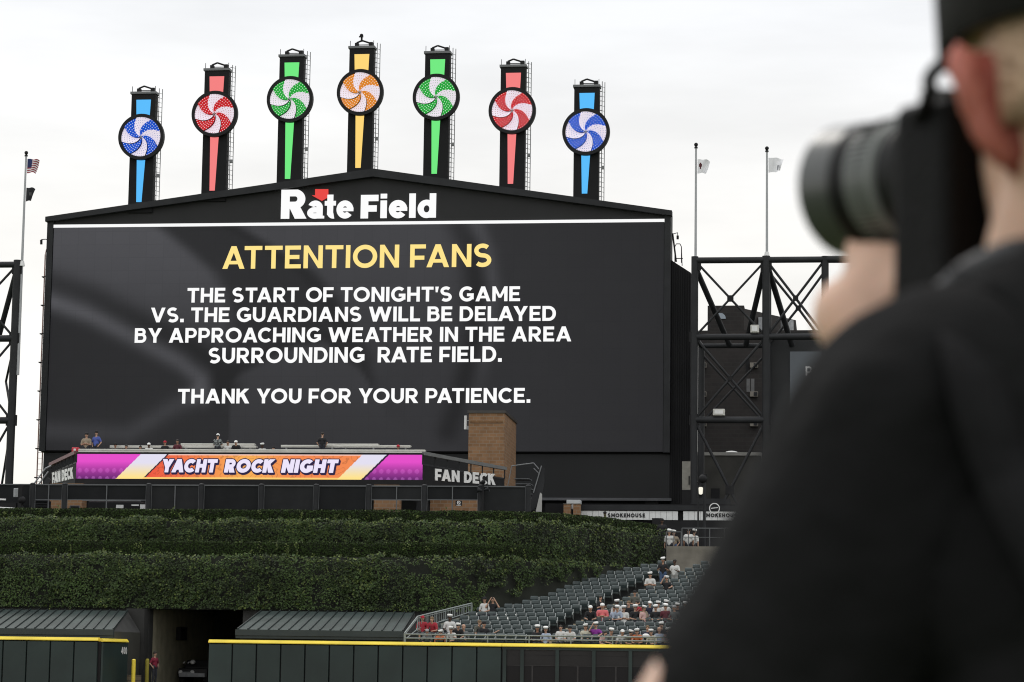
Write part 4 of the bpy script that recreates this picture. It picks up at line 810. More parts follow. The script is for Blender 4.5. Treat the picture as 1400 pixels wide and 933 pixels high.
def leafquad(mb, c, nrm, s, mi):
    """a small folded leaf facing roughly along nrm"""
    n = (nrm + V((rng.gauss(0, .5), rng.gauss(0, .5), rng.gauss(.25, .5)))).normalized(); a = n.orthogonal().normalized(); a = Matrix.Rotation(rng.random() * 6.28, 3, n) @ a; b = n.cross(a)
    mb.add([c - a * s * .5, c + b * s * .42 + n * s * .12, c + a * s * .62, c - b * s * .42 + n * s * .12], [(0, 1, 2), (0, 2, 3)], mi)
def ivy(path, z0, z1, dens, smin, smax, depth, bare=None, zf=None, bot=None):
    mb = MB(); cum = [0]
    for a, b in zip(path, path[1:]): cum.append(cum[-1] + (b - a).length)
    L = cum[-1]; n = int(L * (z1 - z0) * dens)
    for _ in range(n):
        s = rng.random() * L; i = max(k for k in range(0, len(cum)) if cum[k] <= s) if False else min(int(s / L * (len(path) - 1)), len(path) - 2)
        f = rng.random(); a, b = path[i], path[i + 1]; p = a.lerp(b, f); d = (b - a).normalized(); nn = V((d.y, -d.x, 0))
        zz0 = z0 if not bot else bot(p.x, z0)
        top = z1 + .22 * noise.noise(V((p.x * .8, p.y * .8, 5))) + .1 * noise.noise(V((p.x * 2.7, p.y * 2, 9)))
        if zf: top += zf(p)
        t = rng.random(); z = zz0 + (top - zz0) * t
        q_ = V((p.x * .9, p.y * .9, z * 1.1)); bump = noise.noise(q_) * .5 + noise.noise(q_ * 2.6) * .3
        if bare and bare(p.x, p.y, z, noise.noise(q_ * 1.3 + V((9, 3, 1)))): continue
        if noise.noise(q_ * 2.2 + V((4, 7, 2))) < -.33 and rng.random() < .75: continue
        out_ = .04 + depth * max(.05, .45 + bump) * (1 - .35 * t ** 3) * rng.random() ** .5
        if z > top - .15: out_ -= rng.random() * .5
        clump = noise.noise(V((p.x * .45, p.y * .45, z * .6 + 20)))
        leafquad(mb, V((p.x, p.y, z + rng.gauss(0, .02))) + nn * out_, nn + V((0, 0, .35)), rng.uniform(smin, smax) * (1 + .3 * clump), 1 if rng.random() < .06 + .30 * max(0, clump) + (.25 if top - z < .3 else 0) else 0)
        if rng.random() < .002: # hanging tendril
            c = V((p.x, p.y, z)) + nn * (out_ + .05)
            for k in range(6): leafquad(mb, c + V((rng.gauss(0, .05), 0, -.09 * k)), nn, .1, 1)
    return mb
def hedgeleaves(path, z0, z1, dep, dens, s):
    mb = MB(); L = sum((b - a).length for a, b in zip(path, path[1:]))
    for _ in range(int(L * (z1 - z0 + dep * .6) * dens)):
        i = rng.randrange(len(path) - 1); a, b = path[i], path[i + 1]; p = a.lerp(b, rng.random()); d = (b - a).normalized(); nn = V((d.y, -d.x, 0))
        zt_ = z1 + .05 * noise.noise(V((p.x * .7, p.y, 2))) 
        if rng.random() < (z1 - z0) / (z1 - z0 + dep * .6): c = V((p.x, p.y, z0 + (zt_ - z0) * rng.random())) + nn * (.02 + .05 * rng.random()); nr = nn
        else: c = V((p.x, p.y, zt_ + .03 * rng.random())) - nn * dep * rng.random(); nr = V((0, 0, 1))
        leafquad(mb, c, nr, s * rng.uniform(.7, 1.3), 1 if nr.z > .5 and rng.random() < .14 else 0)  # some top leaves take the lighter green to paint the lit hedge top
        if rng.random() < .0025:
            hh = rng.uniform(.15, .5); c = V((p.x, p.y, z0 + rng.random() * (z1 - z0) * .7)) + nn * .1
            for k in range(9): leafquad(mb, c + V((rng.gauss(0, .06), rng.gauss(0, .03), hh * k / 9)), nn, .09, 1)
    return mb
bare1 = lambda u, v, z, n: (n > .30 and z > zLT - 1.6 and z < zLT - .3 and u > G(560, 770, 126).x) or (u > G(655, 770, 126).x and z < zLB + .9 + (u - G(655, 770, 126).x) * .26 + n * .8)
o = thing('ivy_wall', (lower[0].x, lower[0].y, zLB), 'lower and tallest ivy covered terrace wall above the bullpen sheds', 'ivy wall', 'ivy terraces')
part('wall_core', wallcore([p + V((0, .25)) for p in lower], zLB - .1, zLT - .12, .8), mat('dark_terrace_wall', (.024, .027, .020), .9, .3, 1, bump=.3, bscale=5), o)
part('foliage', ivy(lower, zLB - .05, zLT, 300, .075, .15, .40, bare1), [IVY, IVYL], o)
o = thing('clipped_hedge', (midl[0].x, midl[0].y, zLT - .3), 'lower clipped hedge strip between the two ivy walls', 'hedge', 'clipped hedges on the terraces')
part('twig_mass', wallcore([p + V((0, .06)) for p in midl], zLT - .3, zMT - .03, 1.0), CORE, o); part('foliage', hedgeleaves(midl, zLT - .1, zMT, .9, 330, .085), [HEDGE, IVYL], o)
o = thing('ivy_wall', (upper[0].x, upper[0].y, zUB), 'upper ivy covered terrace wall curving back beside the seats', 'ivy wall', 'ivy terraces')
part('wall_core', wallcore([p + V((0, .25)) for p in upper], 4, zUT - .15, .9), mat('dark_terrace_wall', None), o)
flank = lambda p: (.28 * max(0, noise.noise(V((p.x * .55, 3, 1)))) + .1) * (1 if p.y > 129.5 else 0)
def ubot(u, z0): x = G(733, 770, 129.2).x; return z0 - max(0, min(2.6, (u - x + 1.4) * .55))
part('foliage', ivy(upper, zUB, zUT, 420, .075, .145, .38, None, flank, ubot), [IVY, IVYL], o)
o = thing('clipped_hedge', (topl[0].x, topl[0].y, zUT - .2), 'long top clipped hedge below the mesh fence and the food stand', 'hedge', 'clipped hedges on the terraces')
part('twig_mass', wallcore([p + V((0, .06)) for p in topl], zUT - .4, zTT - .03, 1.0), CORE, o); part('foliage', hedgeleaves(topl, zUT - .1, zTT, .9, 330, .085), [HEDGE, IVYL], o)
mb = MB(); mb.extrude([(p.x, p.y + .9, zUT - .35) for p in upper] + [(p.x, p.y + .4, zUT - .35) for p in topl[::-1]], (0, 0, .1)); setting('terrace_ground', mb, CORE)
uK = topl[-1].x
mb = MB(); mb.extrude([(topl[0].x, 230, DECKZ - .5), (uK, 230, DECKZ - .5)] + [(p.x, p.y + .7, DECKZ - .5) for p in topl[::-1]], (0, 0, .5)); mb.box((uK, 144, 0), (90, 230, DECKZ - .6))
setting('concourse_pavement', mb, CONCD)
# retaining wall and tunnel below the terraces
uT0, uT1 = G(197, 880, 125).x, G(326, 880, 125).x; zTn = zLB + .02
mb = MB(); mb.box((lower[0].x, 125.8, 0), (uT0, 126.6, zTn)); mb.box((uT1, 125.8, 0), (G(640, 800, 126).x, 126.6, zTn))
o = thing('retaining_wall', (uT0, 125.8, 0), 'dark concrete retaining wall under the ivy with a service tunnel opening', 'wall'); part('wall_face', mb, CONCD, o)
mb = MB(); mb.box((uT0 - .1, 126.602, 0), (uT0, 140.02, zTn)); part('olive_side_wall', mb, mat('olive_block_wall', (.43, .40, .28), .85, .2, 1.5, bump=.2, bscale=6), o)
mb = MB(); mb.box((uT0, 131.2, 2.3), (uT0 + .25, 132.6, 3.0)); part('wall_cabinet', mb, BLACK, o)
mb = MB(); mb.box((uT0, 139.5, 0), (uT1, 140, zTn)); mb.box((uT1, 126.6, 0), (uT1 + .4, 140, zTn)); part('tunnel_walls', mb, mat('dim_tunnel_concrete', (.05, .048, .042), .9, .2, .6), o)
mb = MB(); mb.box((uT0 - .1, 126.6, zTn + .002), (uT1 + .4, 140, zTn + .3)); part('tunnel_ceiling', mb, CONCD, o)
for x0, x1 in ((248, 257), (275, 290)):
    mb = MB(); mb.box((G(x0, 880, 139).x, 139.3, .01), (G(x1, 880, 139).x, 139.498, G(250, 872, 139).z)); part('inner_door', mb, BLACK, o)
# ------------------------------------------------------------------ bullpen sheds with standing-seam roofs
def shed(x0, x1, ye, yt, label, roofx, v0=119.6, v1=124.8):
    a = G(x0, ye, v0); b = G(x1, ye, v0); ze = G((x0 + x1) / 2, ye, v0).z; zt_ = G((x0 + x1) / 2, yt, v1).z
    o = thing('bullpen_shed', ((a.x + b.x) / 2, v0, 0), label, 'shed', 'bullpen sheds'); n = max(3, int((b.x - a.x) / .5)); dx0, dx1 = [(G(p[0], p[1], v1).x - e_.x) if p else -.3 for p, e_ in zip(roofx, (a, b))]
    def rp(u, f, h=0): return V((u + (dx0 + (dx1 - dx0) * (u - a.x) / (b.x - a.x)) * f, v0 + (v1 - v0) * f, ze + (zt_ - ze) * f + h))
    mb = MB(); mb.extrude([rp(a.x, 0), rp(b.x, 0), rp(b.x, 1), rp(a.x, 1)], (0, 0, .06))
    for i in range(n + 1): u = a.x + .02 + (b.x - a.x - .04) * i / n; mb.bar(rp(u, .002, .09), rp(u, 1, .09), .05, .075, 1)
    part('roof', mb, [ROOFM, mat('dark_roof_seam', (.022, .03, .03), .5, .1)], o)
    mb = MB(); mb.box((a.x - .05, v0 - .16, ze - .22), (b.x + .05, v0 - .005, ze + .07)); mb.box((a.x - .04, v0 - .10, ze - .36), (b.x + .04, v0 - .005, ze - .222)); part('gutter', mb, mat('dark_green_gutter', (.032, .042, .042), .5, .1), o)
    mb = MB(); mb.extrude([(a.x + .1, v0 + .3, 0), (b.x - .1, v0 + .3, 0), (b.x - .1 , v1 - .02, 0), (a.x + .1, v1 - .02, 0)], (0, 0, ze - .02)); part('wall', mb, mat('olive_grey_shed_wall', (.050, .050, .041), .85, .15, 1), o)
    for u, dx, s in ((a.x, dx0, 1), (b.x, dx1, -1)):
        mb = MB(); mb.extrude([(u + s * .1, v0 + .3, ze - .02), (u + s * .1 + dx * 0, v1, ze - .02), (u + dx, v1, zt_)], (s * .05, 0, 0))
        part('gable_end', mb, CONCD, o)
shed(-60, 155, 861.5, 835.5, 'green metal roofed bullpen shed at the left edge', (None, (175, 835.5)))
shed(324, 551, 864, 838, 'green metal roofed bullpen shed in the middle, right of the tunnel', ((357, 838), (567, 838)))
mb = MB(); a = G(172, 880, 125.0); mb.box((a.x, 124.9, 0), (G(197, 880, 125).x, 125.7, zTn - .12)); single('concrete_pier', mb, mat('dim_concrete_pier', (.034, .034, .032), .9, .25, .8), (a.x, 124.9, 0), 'dark concrete pier between the left shed and the tunnel', 'wall')
# ------------------------------------------------------------------ outfield wall
def padwall(P, Q, z1, label, npads, gaps=True):
    P = V((P[0], P[1], 0)); Q = V((Q[0], Q[1], 0)); d = (Q - P).normalized(); nn = V((d.y, -d.x, 0)); L = (Q - P).length
    o = thing('outfield_wall', P.lerp(Q, .5), label, 'padded wall', 'outfield wall sections')
    mb = MB(); mb.extrude([P - nn * .02, Q - nn * .02, Q - nn * .2, P - nn * .2], (0, 0, z1 - .14)); part('backing', mb, BLACK, o)
    mb = MB(); w_ = L / npads
    for i in range(npads):
        a = P + d * (i * w_ + .018); b = P + d * ((i + 1) * w_ - .018); k = .02
        zt_ = z1 - .19
        mb.add([a + nn * .0, b + nn * .0, b + V((0, 0, zt_)), a + V((0, 0, zt_)), a + d * k + nn * .09 + V((0, 0, .02)), b - d * k + nn * .09 + V((0, 0, .02)), b - d * k + nn * .09 + V((0, 0, zt_ - .03)), a + d * k + nn * .09 + V((0, 0, zt_ - .03))],
               [(4, 5, 6, 7), (0, 1, 5, 4), (1, 2, 6, 5), (2, 3, 7, 6), (3, 0, 4, 7)])
    part('padding', mb, PAD, o)
    mb = MB(); c = V((0, 0, z1 - .07)); A4 = [nn * .12 + c - V((0, 0, .09)), nn * .12 + c - V((0, 0, .05)), nn * .02 + c + V((0, 0, .07)), -nn * .2 + c + V((0, 0, .07)), -nn * .24 + c - V((0, 0, .09))]; mb.extrude([P + x for x in A4], Q - P)
    cap = part('yellow_cap', mb, YEL, o)
    return o, P, Q, nn
vW = 118.2; W_ = lambda x, y: G(x, y, vW)
zW = W_(285, 874.5).z
padwall((W_(-60, 900).x, vW), (W_(134, 900).x, vW), W_(60, 871).z, 'left padded dark green outfield wall with a yellow cap', 6)
o, P, Q, nn = padwall((W_(138, 900).x, vW), (G(172.5, 900, 121.3).x, 121.3), W_(138, 873).z, 'short angled wall return with the white number 400', 1)
mb = MB(); gl, wd = typeset('400', .24, .10); A, B = (P.x, P.y), (Q.x, Q.y); GQ = lambda x, y: GL(x, y, A, B) + nn * .105
lay(mb, gl, wd, GQ(163, 894.5), GQ(171, 894.8), GQ(163, 884.5) - GQ(163, 894.5)); nb = [c for c in o.children if c.name.startswith('padding')][0]
part('distance_number', mb, mat('white_wall_numbers', (.62, .62, .60), .6, .05), nb)
padwall((W_(285, 900).x, vW), (W_(686, 900).x, vW), zW, 'long padded dark green outfield wall right of the gap', 12)
# windowed section
a, b = W_(686, 900).x + .02, W_(1500, 900).x; o = thing('outfield_wall', ((a + b) / 2, vW, 0), 'glazed outfield wall section with dark posts below the seats', 'padded wall', 'outfield wall sections')
mb = MB(); mb.extrude([(a, vW - .12, zW - .16), (a, vW - .12, zW - .12), (a, vW - .02, zW), (a, vW + .2, zW), (a, vW + .24, zW - .16)], (b - a, 0, 0)); part('yellow_cap', mb, YEL, o)
mb = MB(); mb.box((a, vW - .04, zW - .30), (b, vW + .12, zW - .162)); part('top_rail', mb, PAD, o)
for x in (690, 714, 762, 812, 862, 912, 962, 1012, 1062, 1112, 1162, 1212, 1262, 1312, 1362, 1412, 1462): mb = MB(); u = W_(x, 900).x; mb.box((u - .085, vW - .07, 0), (u + .085, vW + .1, zW - .302)); part('post', mb, PAD, o)
mb = MB(); mb.box((a, vW + .02, .02), (b, vW + .035, zW - .302)); g_ = part('window_mesh', mb, mat('dark_tinted_mesh', (.006, .006, .007), .5, .15, .4, spec=.3), o)
mb = MB(); mb.box((a, vW - .0, W_(800, 911).z - .02), (b, vW + .018, W_(800, 911).z + .02)); mb.box((a, vW + .0, W_(800, 897).z - .01), (b, vW + .018, W_(800, 897).z + .01))
for x in (728, 790, 842): u = W_(x, 900).x; mb.box((u - .04, vW + .001, 0), (u + .04, vW + .017, W_(800, 911).z - .022))
part('inner_frame', mb, mat('dim_inner_frame', (.032, .032, .032), .6, .2), o)
mb = MB(); mb.box((a, vW + .0, W_(800, 910.8).z), (b, vW + .012, zW - .302)); part('upper_screen', mb, mat('grey_upper_screen', (.014, .014, .014), .6, .2, 1), o)
# bollards, brick stub, attendant, cart
for x, yt, v, lab in ((183, 901.5, 120.5, 'bright yellow bollard beside the wall with the number 400'), (201.5, 901, 124.5, 'yellow bollard next to the person in the red shirt')):
    p = G(x, yt, v); o = thing('bollard', (p.x, v, 0), lab, 'bollard', 'yellow bollards at the tunnel'); mb = MB(); mb.tube((p.x, v, 0), (p.x, v, p.z - .05), .1, 14); mb.lathe([(.1, 0), (.09, .03), (.05, .055), (.001, .062)], (p.x, v, p.z - .05), n=14); part('post', mb, YEL if v < 122 else mat('dull_yellow_paint', (.40, .34, .05), .6, .1), o); mb = MB(); mb.lathe([(.16, .01), (.16, .03), (.1, .05)], (p.x, v, 0), n=14); part('base_collar', mb, CONCD, o)
a, b = G(170, 923, 121.6), G(191, 923, 121.6); o = thing('low_block_wall', ((a.x + b.x) / 2, 121.6, 0), 'low tan block wall behind the front yellow bollard', 'wall'); mb = MB(); mb.box((a.x, 121.6, 0), (b.x, 121.9, a.z)); part('blocks', mb, brick('tan_blocks', (.20, .16, .10), (.16, .12, .075), (.1, .08, .06), 1), o)
v = 131; q = lambda x, y: G(x, y, v); a, b = q(243, 925), q(283, 925); o = thing('utility_cart', ((a.x + b.x) / 2, v, 0), 'dark utility cart parked inside the service tunnel, its lamps catching light', 'utility cart')
DARKV = mat('black_cart_body', (.02, .02, .022), .35, .1); cx = (a.x + b.x) / 2; zz = lambda y: q(262, y).z
mb = MB(); mb.box((a.x, v, .3), (b.x, v + 2.6, zz(914))); mb.extrude([(a.x + .1, v + .9, zz(914)), (b.x - .1, v + .9, zz(914)), (b.x - .2, v + 1.1, zz(903)), (a.x + .2, v + 1.1, zz(903))], (0, 1.0, 0)); part('body', mb, DARKV, o, bevel=.05)
mb = MB(); mb.box((a.x + .1, v - .14, .35), (b.x - .1, v - .002, .55)); mb.bar((q(249, 919).x, v - .1, zz(919.5)), (q(262, 919).x, v - .1, zz(919.5)), .05); part('bumper', mb, GALV, o)
for x in (247, 263): mb = MB(); c = q(x, 919.5); mb.lathe([(.001, -.06), (.1, -.05), (.12, 0)], (c.x, v - .02, c.z), (0, 1, 0), 14); part('headlight', mb, WHITE, o)
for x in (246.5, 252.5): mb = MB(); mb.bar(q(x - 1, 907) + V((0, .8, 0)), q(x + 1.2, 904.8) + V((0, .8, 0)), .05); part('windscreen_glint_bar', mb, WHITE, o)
mb = MB(); c = q(259, 905.5); mb.ball(c + V((0, .7, 0)), .12, sq=(1.3, 1, 1)); part('roof_lamp', mb, WHITE, o)
for u in (a.x + .15, b.x - .15):
    for dv in (.5, 2.1): mb = MB(); mb.tube((u - .12, v + dv, .3), (u + .12, v + dv, .3), .3, 16); part('wheel', mb, mat('rubber', (.02, .02, .02), .8), o)

# ------------------------------------------------------------------ outfield seats, one by one
TREAD, RISE, V0 = .85, .222, 119.9
zS0 = G(800, 866.5, V0 + .35).z - .86
rowv = lambda r: V0 + TREAD * r
rowz = lambda r: zS0 + RISE * r
lx = lambda r: yat([(0, 562), (5.7, 645), (8.1, 712), (11.3, 763), (14.7, 803), (16.6, 845), (19.5, 906)], r)
ax = lambda r: 719 + 10.7 * r
NROW = 20
gx = lambda x, r: G(x, 866 - 5.3 * r, rowv(r)).x
seats = {}
def seatmesh():
    mb = MB(); pr = [(.30, .50, .185), (.225, .68, .20), (.235, .78, .20), (.27, .825, .185), (.33, .845, .16)]; n_ = len(pr); vs = []
    for th in (0, .03):
        for y, z, hx in pr: vs += [(-hx, y + th - .02, z - th * .3), (-hx * .5, y + th + .012, z - th * .3), (hx * .5, y + th + .012, z - th * .3), (hx, y + th - .02, z - th * .3)]
    fs = []
    for k in range(n_ - 1):
        for i in range(3):
            q0 = k * 4 + i; fs.append((q0, q0 + 1, q0 + 5, q0 + 4)); q1 = q0 + n_ * 4; fs.append((q1 + 1, q1, q1 + 4, q1 + 5))
        for i in (0, 3): q0 = k * 4 + i; fs.append((q0, q0 + 4, q0 + 4 + n_ * 4, q0 + n_ * 4))
    for k in (0, n_ - 1):
        for i in range(3): q0 = k * 4 + i; fs.append((q0, q0 + 1, q0 + 1 + n_ * 4, q0 + n_ * 4))
    mb.add(vs, fs); b = mb.mesh('seat_back', SEATM)
    mb = MB(); mb.extrude([(-.185, -.12, .425), (.185, -.12, .425), (.185, -.10, .37), (-.185, -.10, .37)], (0, .02, 0)); mb.extrude([(-.19, -.12, .43), (.19, -.12, .43), (.19, .22, .39), (-.19, .22, .39)], (0, 0, .035)); s_ = mb.mesh('seat_pan', SEATM)
    mb = MB()
    for x in (.245,): mb.box((x - .022, -.06, .60), (x + .022, .34, .64), 1); mb.box((x - .02, .22, .64), (x + .02, .27, .80), 1); mb.extrude([(x - .016, .02, .36), (x - .016, .40, .20), (x - .016, .40, .30), (x - .016, .33, .60), (x - .016, -.05, .60)], (.032, 0, 0), 0); mb.box((x - .018, -.075, .52), (x + .018, -.045, .60), 1)
    a_ = mb.mesh('armrest', [mat('grey_cast_iron', (.10, .115, .115), .5, .1), mat('pale_glint_armrest', (.42, .45, .45), .4, .15, 8)])  # pale armrests, with glints along the seat edges put into their colour
    return b, s_, a_
sb, ss_, sa = seatmesh()
def ordinal(k): return ['front', 'second', 'third', 'fourth', 'fifth', 'sixth', 'seventh', 'eighth', 'ninth', 'tenth', 'eleventh', 'twelfth', 'thirteenth', 'fourteenth', 'fifteenth', 'sixteenth', 'seventeenth', 'eighteenth', 'nineteenth', 'twentieth'][k]
def addseat(u, r, side):
    o = bpy.data.objects.new('stadium_seat', None); COL.objects.link(o); o.location = to_world((u, rowv(r) - .05, rowz(r))); o.rotation_euler = (0, 0, YAW + rng.gauss(0, .012))
    tag(o, f'dark green stadium seat, {ordinal(r)} row from the yellow wall, {side} of the aisle', 'stadium seat', f'green seats {side} of the stair aisle')
    for n_, me in (('backrest', sb), ('seat_pan', ss_), ('armrest', sa)):
        c = bpy.data.objects.new(n_, me); COL.objects.link(c); c.parent = o
nseat = 0
step_mb = MB(); SP = .495
for r in range(NROW):
    v0 = rowv(r) - .45; u0 = gx(lx(r), r) - .3; ua = gx(ax(r), r); ub = gx(ax(r) + 34, r); u9 = gx(1500, r)
    step_mb.box((u0, v0, 0 if r == 0 else rowz(r) - .5), (u9, v0 + TREAD - .002, rowz(r)))
    u = ua - .25
    while u > u0 + .35: addseat(u, r, 'left'); nseat += 1; u -= SP
    u = ub + .25; lim = gx(963 if r < 13 else 968, r)
    while u < lim: addseat(u, r, 'right'); nseat += 1; u += SP
print('seats', nseat)
o = thing('seating_terrace', (gx(800, 0), V0, 0), 'stepped concrete seating terrace rising to the right behind the yellow wall', 'seating terrace'); part('risers', step_mb, mat('dark_riser_concrete', (.045, .047, .046), .9, .25, 1.5), o)
mb = MB()
for r in range(NROW + 1):
    ua = gx(ax(r), r) + .08; ub = gx(ax(r) + 34, r) - .08; v0 = rowv(r) - .45
    mb.box((ua, v0 - .002 - .0, rowz(r) + .002), (ub, v0 + TREAD * .5, rowz(r) + .055)); mb.box((ua, v0 - TREAD * .5, rowz(r) - RISE + .003), (ub, v0 - .004, rowz(r) - RISE * .5 + .05)); mb.box((ua, v0 - .003, rowz(r) - RISE * .5 + .05), (ub, v0 - .0025, rowz(r)))
part('aisle_steps', mb, mat('tan_aisle_concrete', (.44, .385, .28), .9, .3, 3, bump=.2, bscale=10), o)
# stair landing and pale parapet at the top of the section
vt = rowv(NROW); zt_ = rowz(NROW)
mb = MB(); mb.box((gx(906, 19) - .6, vt - .5, zt_ - 2), (gx(1500, 19), vt + 3.2, zt_ + .1)); part('landing', mb, CONC, o)
q = lambda x, y: G(x, y, 139.6); mb = MB(); mb.box((q(911, 750).x, 139.6, zt_), (q(1500, 750).x, 140.0, q(930, 747).z)); pw = single('parapet_wall', mb, CONC, (q(911, 750).x, 139.6, zt_), 'pale concrete parapet wall below the walkway people', 'wall')
mb = MB(); zr0 = q(930, 747).z
for x0, x1, yt in ((911, 931, 727), (932, 950, 722), (950, 990, 722), (990, 1240, 722), (1240, 1490, 722)):
    a, b = q(x0, 740).x, q(x1, 740).x; zr1 = q(x0, yt).z; mb.bar((a, 139.8, zr1), (b, 139.8, zr1), .05)
    for f in (0, .5, 1): mb.bar((a + (b - a) * f, 139.8, zr0), (a + (b - a) * f, 139.8, zr1), .05)
    mb.bar((a, 139.8, (zr0 + zr1) / 2), (b, 139.8, (zr0 + zr1) / 2), .03)
single('walkway_railing', mb, RAILG, (q(911, 750).x, 139.8, zr0), 'dark steel railing on the pale parapet at the top of the seats', 'railing')
# front rail and the sloping side railing
vr = 118.75; q = lambda x, y: G(x, y, vr); o = thing('railing', (q(740, 880).x, vr, zW - .2), 'low grey double railing in front of the first row of seats', 'railing')
mb = MB(); z1, z2 = q(740, 869.6).z, q(740, 875).z; a, b = q(554, 880).x, q(1500, 880).x
for z in (z1, z2): mb.tube((a, vr, z), (b, vr, z), .035, 8)
part('rail', mb, mat('grey_rail_tube', (.24, .27, .26), .4, .1, 2), o); mb = MB(); u = a
while u <= b: mb.tube((u, vr, 1.4), (u, vr, z1), .032, 8); u += 2.0
part('upright', mb, mat('grey_rail_tube', None), o)
A = q(553, 866); B = G(571, 843, 120.2); C_ = G(645, 825, 124.6)
o = thing('sloping_railing', (A.x, A.y, 1), 'grey metal railing with fine balusters climbing beside the left end of the seats', 'railing')
mb = MB(); A0, B0, C0 = q(553, 878), G(571, 863, 120.2), G(645, 839, 124.6)
mb.path([A, B, C_], .035, 8); mb.path([A0 + V((0, 0, .1)), B0 + V((0, 0, .1)), C0 + V((0, 0, .1))], .025, 8); mb.path([C_, C0], .035, 8); mb.path([A, A0], .04, 8); mb.path([B, B0], .035, 8); mb.path([A.lerp(B, .12) - V((0, 0, .1)), B - V((0, 0, .09)), C_ - V((0, 0, .09))], .02, 6)
part('rail', mb, mat('grey_rail_tube', None), o); mb = MB()
for k in range(1, 30): f = k / 30; mb.tube(B.lerp(C_, f), B0.lerp(C0, f) + V((0, 0, .1)), .013 if k % 5 else .028, 5)
part('balusters', mb, mat('grey_rail_tube', None), o)
mb = MB(); mb.extrude([B0 + V((0, 0, -2)), C0 + V((0, 0, -2)), C0, B0], (.15, .25, 0)); single('sloping_kerb_wall', mb, mat('pale_kerb', (.20, .21, .17), .9, .2, 2), B0, 'pale concrete kerb wall under the sloping railing', 'wall')
# ------------------------------------------------------------------ people
def capsule(mb, p, q, r1, r2, n=10):
    p = V(p); q = V(q); d = q - p
    if d.length < 1e-4: return mb.ball(p, r1, n=n, k=6)
    d.normalize(); a = d.orthogonal().normalized(); b = d.cross(a); rings = []
    for k in range(4): t = math.pi / 2 * k / 3; rings.append((p - d * r1 * math.cos(t), max(r1 * math.sin(t), 1e-4)))
    for k in range(4): t = math.pi / 2 * (1 - k / 3); rings.append((q + d * r2 * math.cos(t), max(r2 * math.sin(t), 1e-4)))
    vs = [c + (a * math.cos(2 * math.pi * i / n) + b * math.sin(2 * math.pi * i / n)) * r for c, r in rings for i in range(n)]
    return mb.add(vs, [(k * n + i, k * n + (i + 1) % n, (k + 1) * n + (i + 1) % n, (k + 1) * n + i) for k in range(len(rings) - 1) for i in range(n)] + [tuple(range(n))[::-1], tuple(range((len(rings) - 1) * n, len(rings) * n))], 0, True)
def body_mesh(caps, voxel, it=4):
    """one continuous skin over the limbs; caps = (p, q, r1, r2, tag)"""
    mb = MB()
    for c in caps: capsule(mb, *c[:4])
    me = mb.mesh('body_source', []); o = bpy.data.objects.new('body_source', me); COL.objects.link(o)
    m = o.modifiers.new('r', 'REMESH'); m.mode = 'VOXEL'; m.voxel_size = voxel; m.use_smooth_shade = True
    m = o.modifiers.new('s', 'SMOOTH'); m.iterations = it; m.factor = .5
    dg = bpy.context.evaluated_depsgraph_get(); r = bpy.data.meshes.new_from_object(o.evaluated_get(dg)); bpy.data.objects.remove(o); bpy.data.meshes.remove(me)
    segs = [(V(c[0]), V(c[1]), c[2], c[3], c[4]) for c in caps]
    def who(x):
        best = (9, None)
        for p, q, r1, r2, t in segs:
            d = q - p; l2 = d.length_squared; f = 0 if l2 < 1e-9 else max(0, min(1, (x - p).dot(d) / l2)); e = (x - p - d * f).length - (r1 + (r2 - r1) * f)
            if e < best[0]: best = (e, t)
        return best[1]
    tags = [who(p.center) for p in r.polygons]
    return r, tags
def submesh(src, tags, want, off, name):
    idx = [i for i, t in enumerate(tags) if t in want]; mp = {}; vs = []; fs = []
    for i in idx:
        f = []
        for v in src.polygons[i].vertices:
            if v not in mp: mp[v] = len(vs); vs.append(src.vertices[v].co + src.vertices[v].normal * off)
            f.append(mp[v])
        fs.append(f)
    me = bpy.data.meshes.new(name); me.from_pydata(vs, [], fs); me.polygons.foreach_set('use_smooth', [True] * len(fs)); return me
